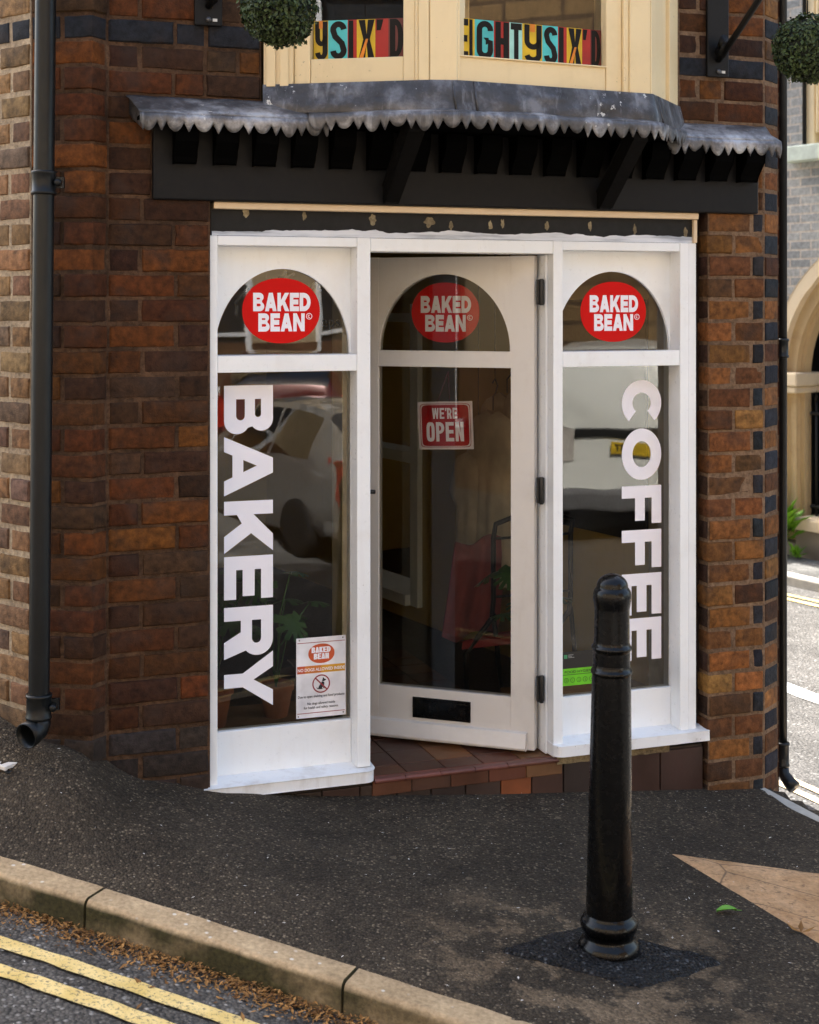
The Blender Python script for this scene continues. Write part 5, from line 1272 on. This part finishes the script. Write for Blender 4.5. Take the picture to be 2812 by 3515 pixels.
stb = thing('stone_building', OB(25, 0, -2.1), 'tall brown stone building closing the street, reflected in the bay window', 'building')
STW = m_wallbrick('brown rubble stone', (.20, .13, .06), (.13, .085, .045), (.09, .06, .035), scale=.22)
c4 = [OB(20, 7, 0), OB(20, -7, 0), OB(34, -7, 0), OB(34, 7, 0)]; c4 = [(p.x, p.y) for p in c4]
uvwall([(c4[i], c4[(i+1) % 4], -3.5, 10.5) for i in range(4)], 'wall', STW, stb)
m = MB(); m.prism([OB(19.8, 7.2, 10.5), OB(19.8, -7.2, 10.5), OB(19.8, 0, 13.0)], OD*14.4); obj('roof', m, simple('stone roof slate', (.07, .065, .06), .8), stb)
def car(name, label, cat, x, y, head, L, Wd, prof, colr, win_x, rear_win, plate, lightc, lamp=(.35, .015, .01)):
    # prof: stations (x, half width belt, half width roof, z low, z belt, z roof); x from rear to front
    z0 = Gb(x, y)-.082; t_ = thing(name, W(x, y, z0), label, cat); fx = Vector((cos(head), sin(head), 0)); fy = Vector((-sin(head), cos(head), 0)); O_ = W(x, y, z0)
    def P3(a, b, c): return O_ + fx*a + fy*b + EZ*c
    xs = [p[0] for p in prof]; N_ = 70; st = []
    def cat_(k, u):
        i = 0
        while i < len(xs)-2 and u > xs[i+1]: i += 1
        f = (u-xs[i])/(xs[i+1]-xs[i]); p1, p2 = prof[i][k], prof[i+1][k]
        f = f*f*(3-2*f)*.55 + f*.45; return p1+(p2-p1)*f
    ring_n = 0; vs = []
    for i in range(N_+1):
        u = xs[0]+(xs[-1]-xs[0])*i/N_; wb, wr_, zl, zb_, zr = [cat_(k, u) for k in range(1, 6)]
        half = [(wb*.86, zl), (wb*.97, zl+.10), (wb*1.0, zl+(zb_-zl)*.45), (wb*1.0, zl+(zb_-zl)*.75), (wb*.965, zb_), (wb*.965*.62+wr_*.38, zb_+(zr-zb_)*.42), (wr_*1.02, zb_+(zr-zb_)*.86), (wr_*.93, zr-.012), (wr_*.6, zr+.012), (0, zr+.02)]
        ring = [(b, c) for b, c in half] + [(-b, c) for b, c in half[-2::-1]]; ring_n = len(ring)
        vs += [P3(u, b, c) for b, c in ring]
    body = MB(); glass = MB(); fs = []; gs = []
    for i in range(N_):
        u = xs[0]+(xs[-1]-xs[0])*(i+.5)/N_
        for k in range(ring_n-1):
            side = k in (4, 5) or k in (ring_n-6, ring_n-7)
            top = 5 < k < ring_n-7
            g = (side and any(a < u < b for a, b in win_x)) or (top and any(a < u < b for a, b in rear_win)) 
            (gs if g else fs).append((i*ring_n+k, i*ring_n+k+1, (i+1)*ring_n+k+1, (i+1)*ring_n+k))
    fs.append(tuple(range(ring_n))[::-1]); fs.append(tuple(range(N_*ring_n, (N_+1)*ring_n)))
    body.add(vs, fs, 0, True); glass.add(vs, gs, 0, True)
    obj('body', body, colr, t_, sharp=38); obj('window', glass, CGLASS, t_)
    m = MB()
    for zz in (-1, 1): m.obox(P3(xs[0]+.1, zz*.02-.0, .25), fx*.1, fy*.1, EZ*.1)
    tyre = simple('tyre', (.012, .012, .012), .8); rim = simple('alloy', (.45, .45, .46), .3, .8)
    for ax in (L*.19, L*.80):
        for sd in (-1, 1):
            c = P3(ax, sd*(Wd/2-.10), .305); m = MB(); m.lathe([(.19, -.10), (.29, -.10), (.305, -.07), (.305, .07), (.29, .10), (.19, .10)], c, 28, ax=fy); w = obj('wheel', m, tyre, t_)
            m = MB(); m.lathe([(.0, .085), (.05, .09), (.19, .10), (.19, .07)], c, 20, ax=fy*sd); obj('rim', m, rim, w)
            m = MB(); m.lathe([(.37, -.06), (.37, .105), (.30, .105)], c, 24, ax=fy*sd)
    zb_ = prof[2][4]; wq = prof[1][1]
    for sd in (-1, 1):
        m = MB(); m.prism([P3(-.012, sd*(wq*.98), zb_-.36), P3(-.012, sd*(wq*.72), zb_-.32), P3(-.012, sd*(wq*.70), zb_-.05), P3(-.005, sd*(wq*.95), zb_+.02)], fx*.22); obj('tail_light', m, simple('tail light', lamp, .12), t_, bevel=.02)
    m = MB(); m.obox(P3(-.035, -.26, plate), fx*.02, fy*.52, EZ*.115); pl = obj('plate', m, simple('plate yellow', (.62, .42, .02), .4), t_)
    m = MB(); m.hexa([P3(a, b, c) for c in (.26, .50) for a, b in ((-.07, -wq*.93), (.3, -wq*1.015), (.3, wq*1.015), (-.07, wq*.93))]); obj('bumper', m, lightc, t_, bevel=.05, seg=3)
    return t_
SILV = simple('silver paint', (.27, .265, .25), .25, .35, coat=.8, var=.05); RCAR = simple('dark red paint', (.10, .012, .012), .22, .2, coat=.9, var=.05); WVAN = simple('white van paint', (.74, .76, .70), .3, coat=.6, var=.04); GREYB = simple('grey bumper', (.12, .12, .12), .6)
hatch = [(0, .70, .56, .34, .88, 1.00), (.10, .78, .60, .30, .93, 1.22), (.45, .83, .60, .22, .97, 1.43), (1.2, .85, .60, .20, .96, 1.49), (2.0, .85, .59, .20, .94, 1.46), (2.75, .84, .55, .20, .92, 1.12), (3.05, .82, .60, .22, .90, .985), (3.6, .77, .58, .26, .78, .84), (3.9, .62, .45, .34, .62, .66)]
car('silver_hatchback', 'silver hatchback parked across the road, reflected in the BAKERY window', 'car', 5.25, -1.30, radians(-84), 3.9, 1.7, hatch, SILV, [(.55, 1.35), (1.42, 2.45)], [(.06, .42), (2.2, 2.95)], .62, SILV)
car('red_car', 'dark red car parked behind the silver one, reflected in the BAKERY window', 'car', 6.15, -4.9, radians(-52), 3.9, 1.7, hatch, RCAR, [(.55, 1.35), (1.42, 2.45)], [(.06, .42), (2.2, 2.95)], .80, RCAR)
van = [(0, .86, .80, .40, 1.10, 1.78), (.06, .90, .82, .36, 1.12, 1.86), (.5, .92, .83, .30, 1.12, 1.90), (2.6, .92, .83, .30, 1.12, 1.90), (3.2, .91, .76, .30, 1.08, 1.72), (3.8, .89, .70, .30, 1.02, 1.14), (4.4, .78, .6, .34, .82, .90)]
car('white_van', 'white panel van reflected in the COFFEE window', 'van', 7.35, -.30, radians(-42), 4.4, 1.8, van, WVAN, [(2.75, 3.3)], [(3.0, 3.75)], .84, GREYB, (.5, .47, .42))
vb = bpy.data.objects['white_van']; m = MB(); fx = Vector((cos(radians(-42)), sin(radians(-42)), 0)); fy = Vector((-fx.y, fx.x, 0)); o = vb.location
m.obox(o-fx*.03-fy*.62+EZ*1.00, fx*.03, fy*1.24, EZ*.10); obj('handle_strip', m, BLACKP, vb, bevel=.02)
m = MB(); text_mb(m, '8T', .10, o-fx*.037-fy*.17+EZ*.862, -fy, EZ, -fx, 0, 'CENTER', .002); obj('plate_lettering', m, BLACKP, vb)

# ------------------------------------------------------------------ litter, leaf, pebbles
r = random.Random(5); m = MB()
def flake(m, x, y, z, s, r, el=.6):
    az = r.uniform(0, 2*pi); f = Vector((cos(az), sin(az), r.uniform(-el, el))).normalized(); sd = f.cross(EZ).normalized(); up_ = sd.cross(f); o = W(x, y, z); b = r.uniform(.25, .5)
    m.add([o-f*s, o+sd*s*b+up_*s*.15, o+f*s, o-sd*s*b+up_*s*.1], [(0, 1, 2, 3)])
for i in range(15000):
    t_ = r.uniform(-3, 3.4); q = abs(r.gauss(0, .042)) + .104
    dens = .5+.5*noise.noise(Vector((t_*3, 0, 4)))
    if r.random() > .45+dens: continue
    if q > .24: continue
    x, y = K0[0]+DK[0]*t_+NK[0]*q, K0[1]+DK[1]*t_+NK[1]*q
    flake(m, x, y, Gb(x, y)-.082+r.uniform(.002, .020)*max(.15, 1-(q-.1)/.09), r.choice((.004, .005, .006, .008, .011)), r)
for i in range(160):
    t_ = r.uniform(-3, 3.4); q = .11+abs(r.gauss(0, .10)); x, y = K0[0]+DK[0]*t_+NK[0]*q, K0[1]+DK[1]*t_+NK[1]*q
    flake(m, x, y, Gb(x, y)-.082+.008, r.uniform(.010, .020), r, .4)
obj('leaf_litter', m, DEAD, kind='stuff', label='brown leaf litter along the gutter')
m = MB()
for i in range(1300):
    x = r.uniform(-1.6, 1.8); y = r.uniform(3.3, 5.6)
    road = kdist(x, y) > .1
    if road and r.random() > .4: continue
    if -.02 < kdist(x, y) < .1: continue
    if not road and not inpoly(x, y, pav_in): continue
    z = Gb(x, y)-.082 if road else G(x, y)
    flake(m, x, y, z+wob(x, y)+.0035, r.choice((.0014, .0016, .002, .002, .0025, .003, .004, .0065)), r, .25)
obj('scattered_petals', m, PETAL, kind='stuff', label='pale petals and grit scattered over the tarmac')
m = MB(); lx, ly = .985, 4.42; o = WG(lx, ly, .012)
vs = []; 
for j in range(7):
    for i in range(5):
        u = j/6; v = i/4*2-1; w = .019*sin(pi*min(.98, u*.9+.06))
        vs.append(o + Vector((-.032+.064*u, v*w*.9+.01*u, .008*(abs(v)) + .007*sin(u*pi) - .004)))
m.add(vs, [(j*5+i, j*5+i+1, (j+1)*5+i+1, (j+1)*5+i) for j in range(6) for i in range(4)], 0, True); m.tube([o+Vector((.03, .01, 0)), o+Vector((.05, .02, -.006))], .0012, 5)
obj('fallen_leaf', m, LEAFG, label='single fresh green leaf lying on the pavement right of the bollard', cat='leaf')
m = MB(); o = WG(1.19, 4.33, .008)
for k in range(3):
    a = k*1.3; f = Vector((cos(a), sin(a), .3)); sd = f.cross(EZ).normalized(); m.add([o, o+f*.022+sd*.008, o+f*.045+EZ*.006, o+f*.024-sd*.009], [(0, 1, 2, 3)])
obj('dry_leaf', m, DEAD, label='curled dry brown leaf on the buff wedge', cat='leaf')

# ------------------------------------------------------------------ light, sky, camera
SUN_DIR = Vector((-.50, .866, 0))*cos(radians(47)) + Vector((0, 0, sin(radians(47))))
sl = bpy.data.lights.new('sun', 'SUN'); sl.energy = 3.6; sl.angle = radians(.6); sl.color = (1, .95, .89)
so = bpy.data.objects.new('sun', sl); COL.objects.link(so); so.rotation_euler = SUN_DIR.to_track_quat('Z', 'Y').to_euler(); so.location = (-4, 12, 14)
w = bpy.data.worlds.new('World'); scene.world = w; w.use_nodes = True; nt_ = w.node_tree; bg = nt_.nodes['Background']
sky = nt_.nodes.new('ShaderNodeTexSky'); sky.sky_type = 'NISHITA'; sky.sun_disc = False; sky.sun_elevation = radians(47); sky.sun_rotation = atan2(-.50, .866); sky.dust_density = 4; sky.air_density = 1.0; sky.ozone_density = .5
mx = nt_.nodes.new('ShaderNodeMix'); mx.data_type = 'RGBA'; mx.blend_type = 'MULTIPLY'; mx.inputs[0].default_value = 1; nt_.links.new(sky.outputs[0], mx.inputs[6]); mx.inputs[7].default_value = (1, .975, .925, 1)
nt_.links.new(mx.outputs[2], bg.inputs[0]); bg.inputs[1].default_value = .13
cd = bpy.data.cameras.new('camera'); cam = bpy.data.objects.new('camera', cd); COL.objects.link(cam); scene.camera = cam
cam.location = (0, 0, EYE); cam.rotation_euler = (radians(90), 0, 0)
cd.sensor_fit = 'VERTICAL'; cd.sensor_height = 36; cd.lens = 3000/2156*36; cd.shift_y = -438/2156; cd.clip_start = .1; cd.clip_end = 1000
cd.dof.use_dof = True; cd.dof.focus_distance = 5.0; cd.dof.aperture_fstop = 5.0
vs_ = scene.view_settings; vs_.view_transform = 'Standard'; vs_.look = 'None'; vs_.exposure = 2.4; vs_.gamma = 1
scene.cycles.max_bounces = 8; scene.cycles.transparent_max_bounces = 16; scene.cycles.use_denoising = True
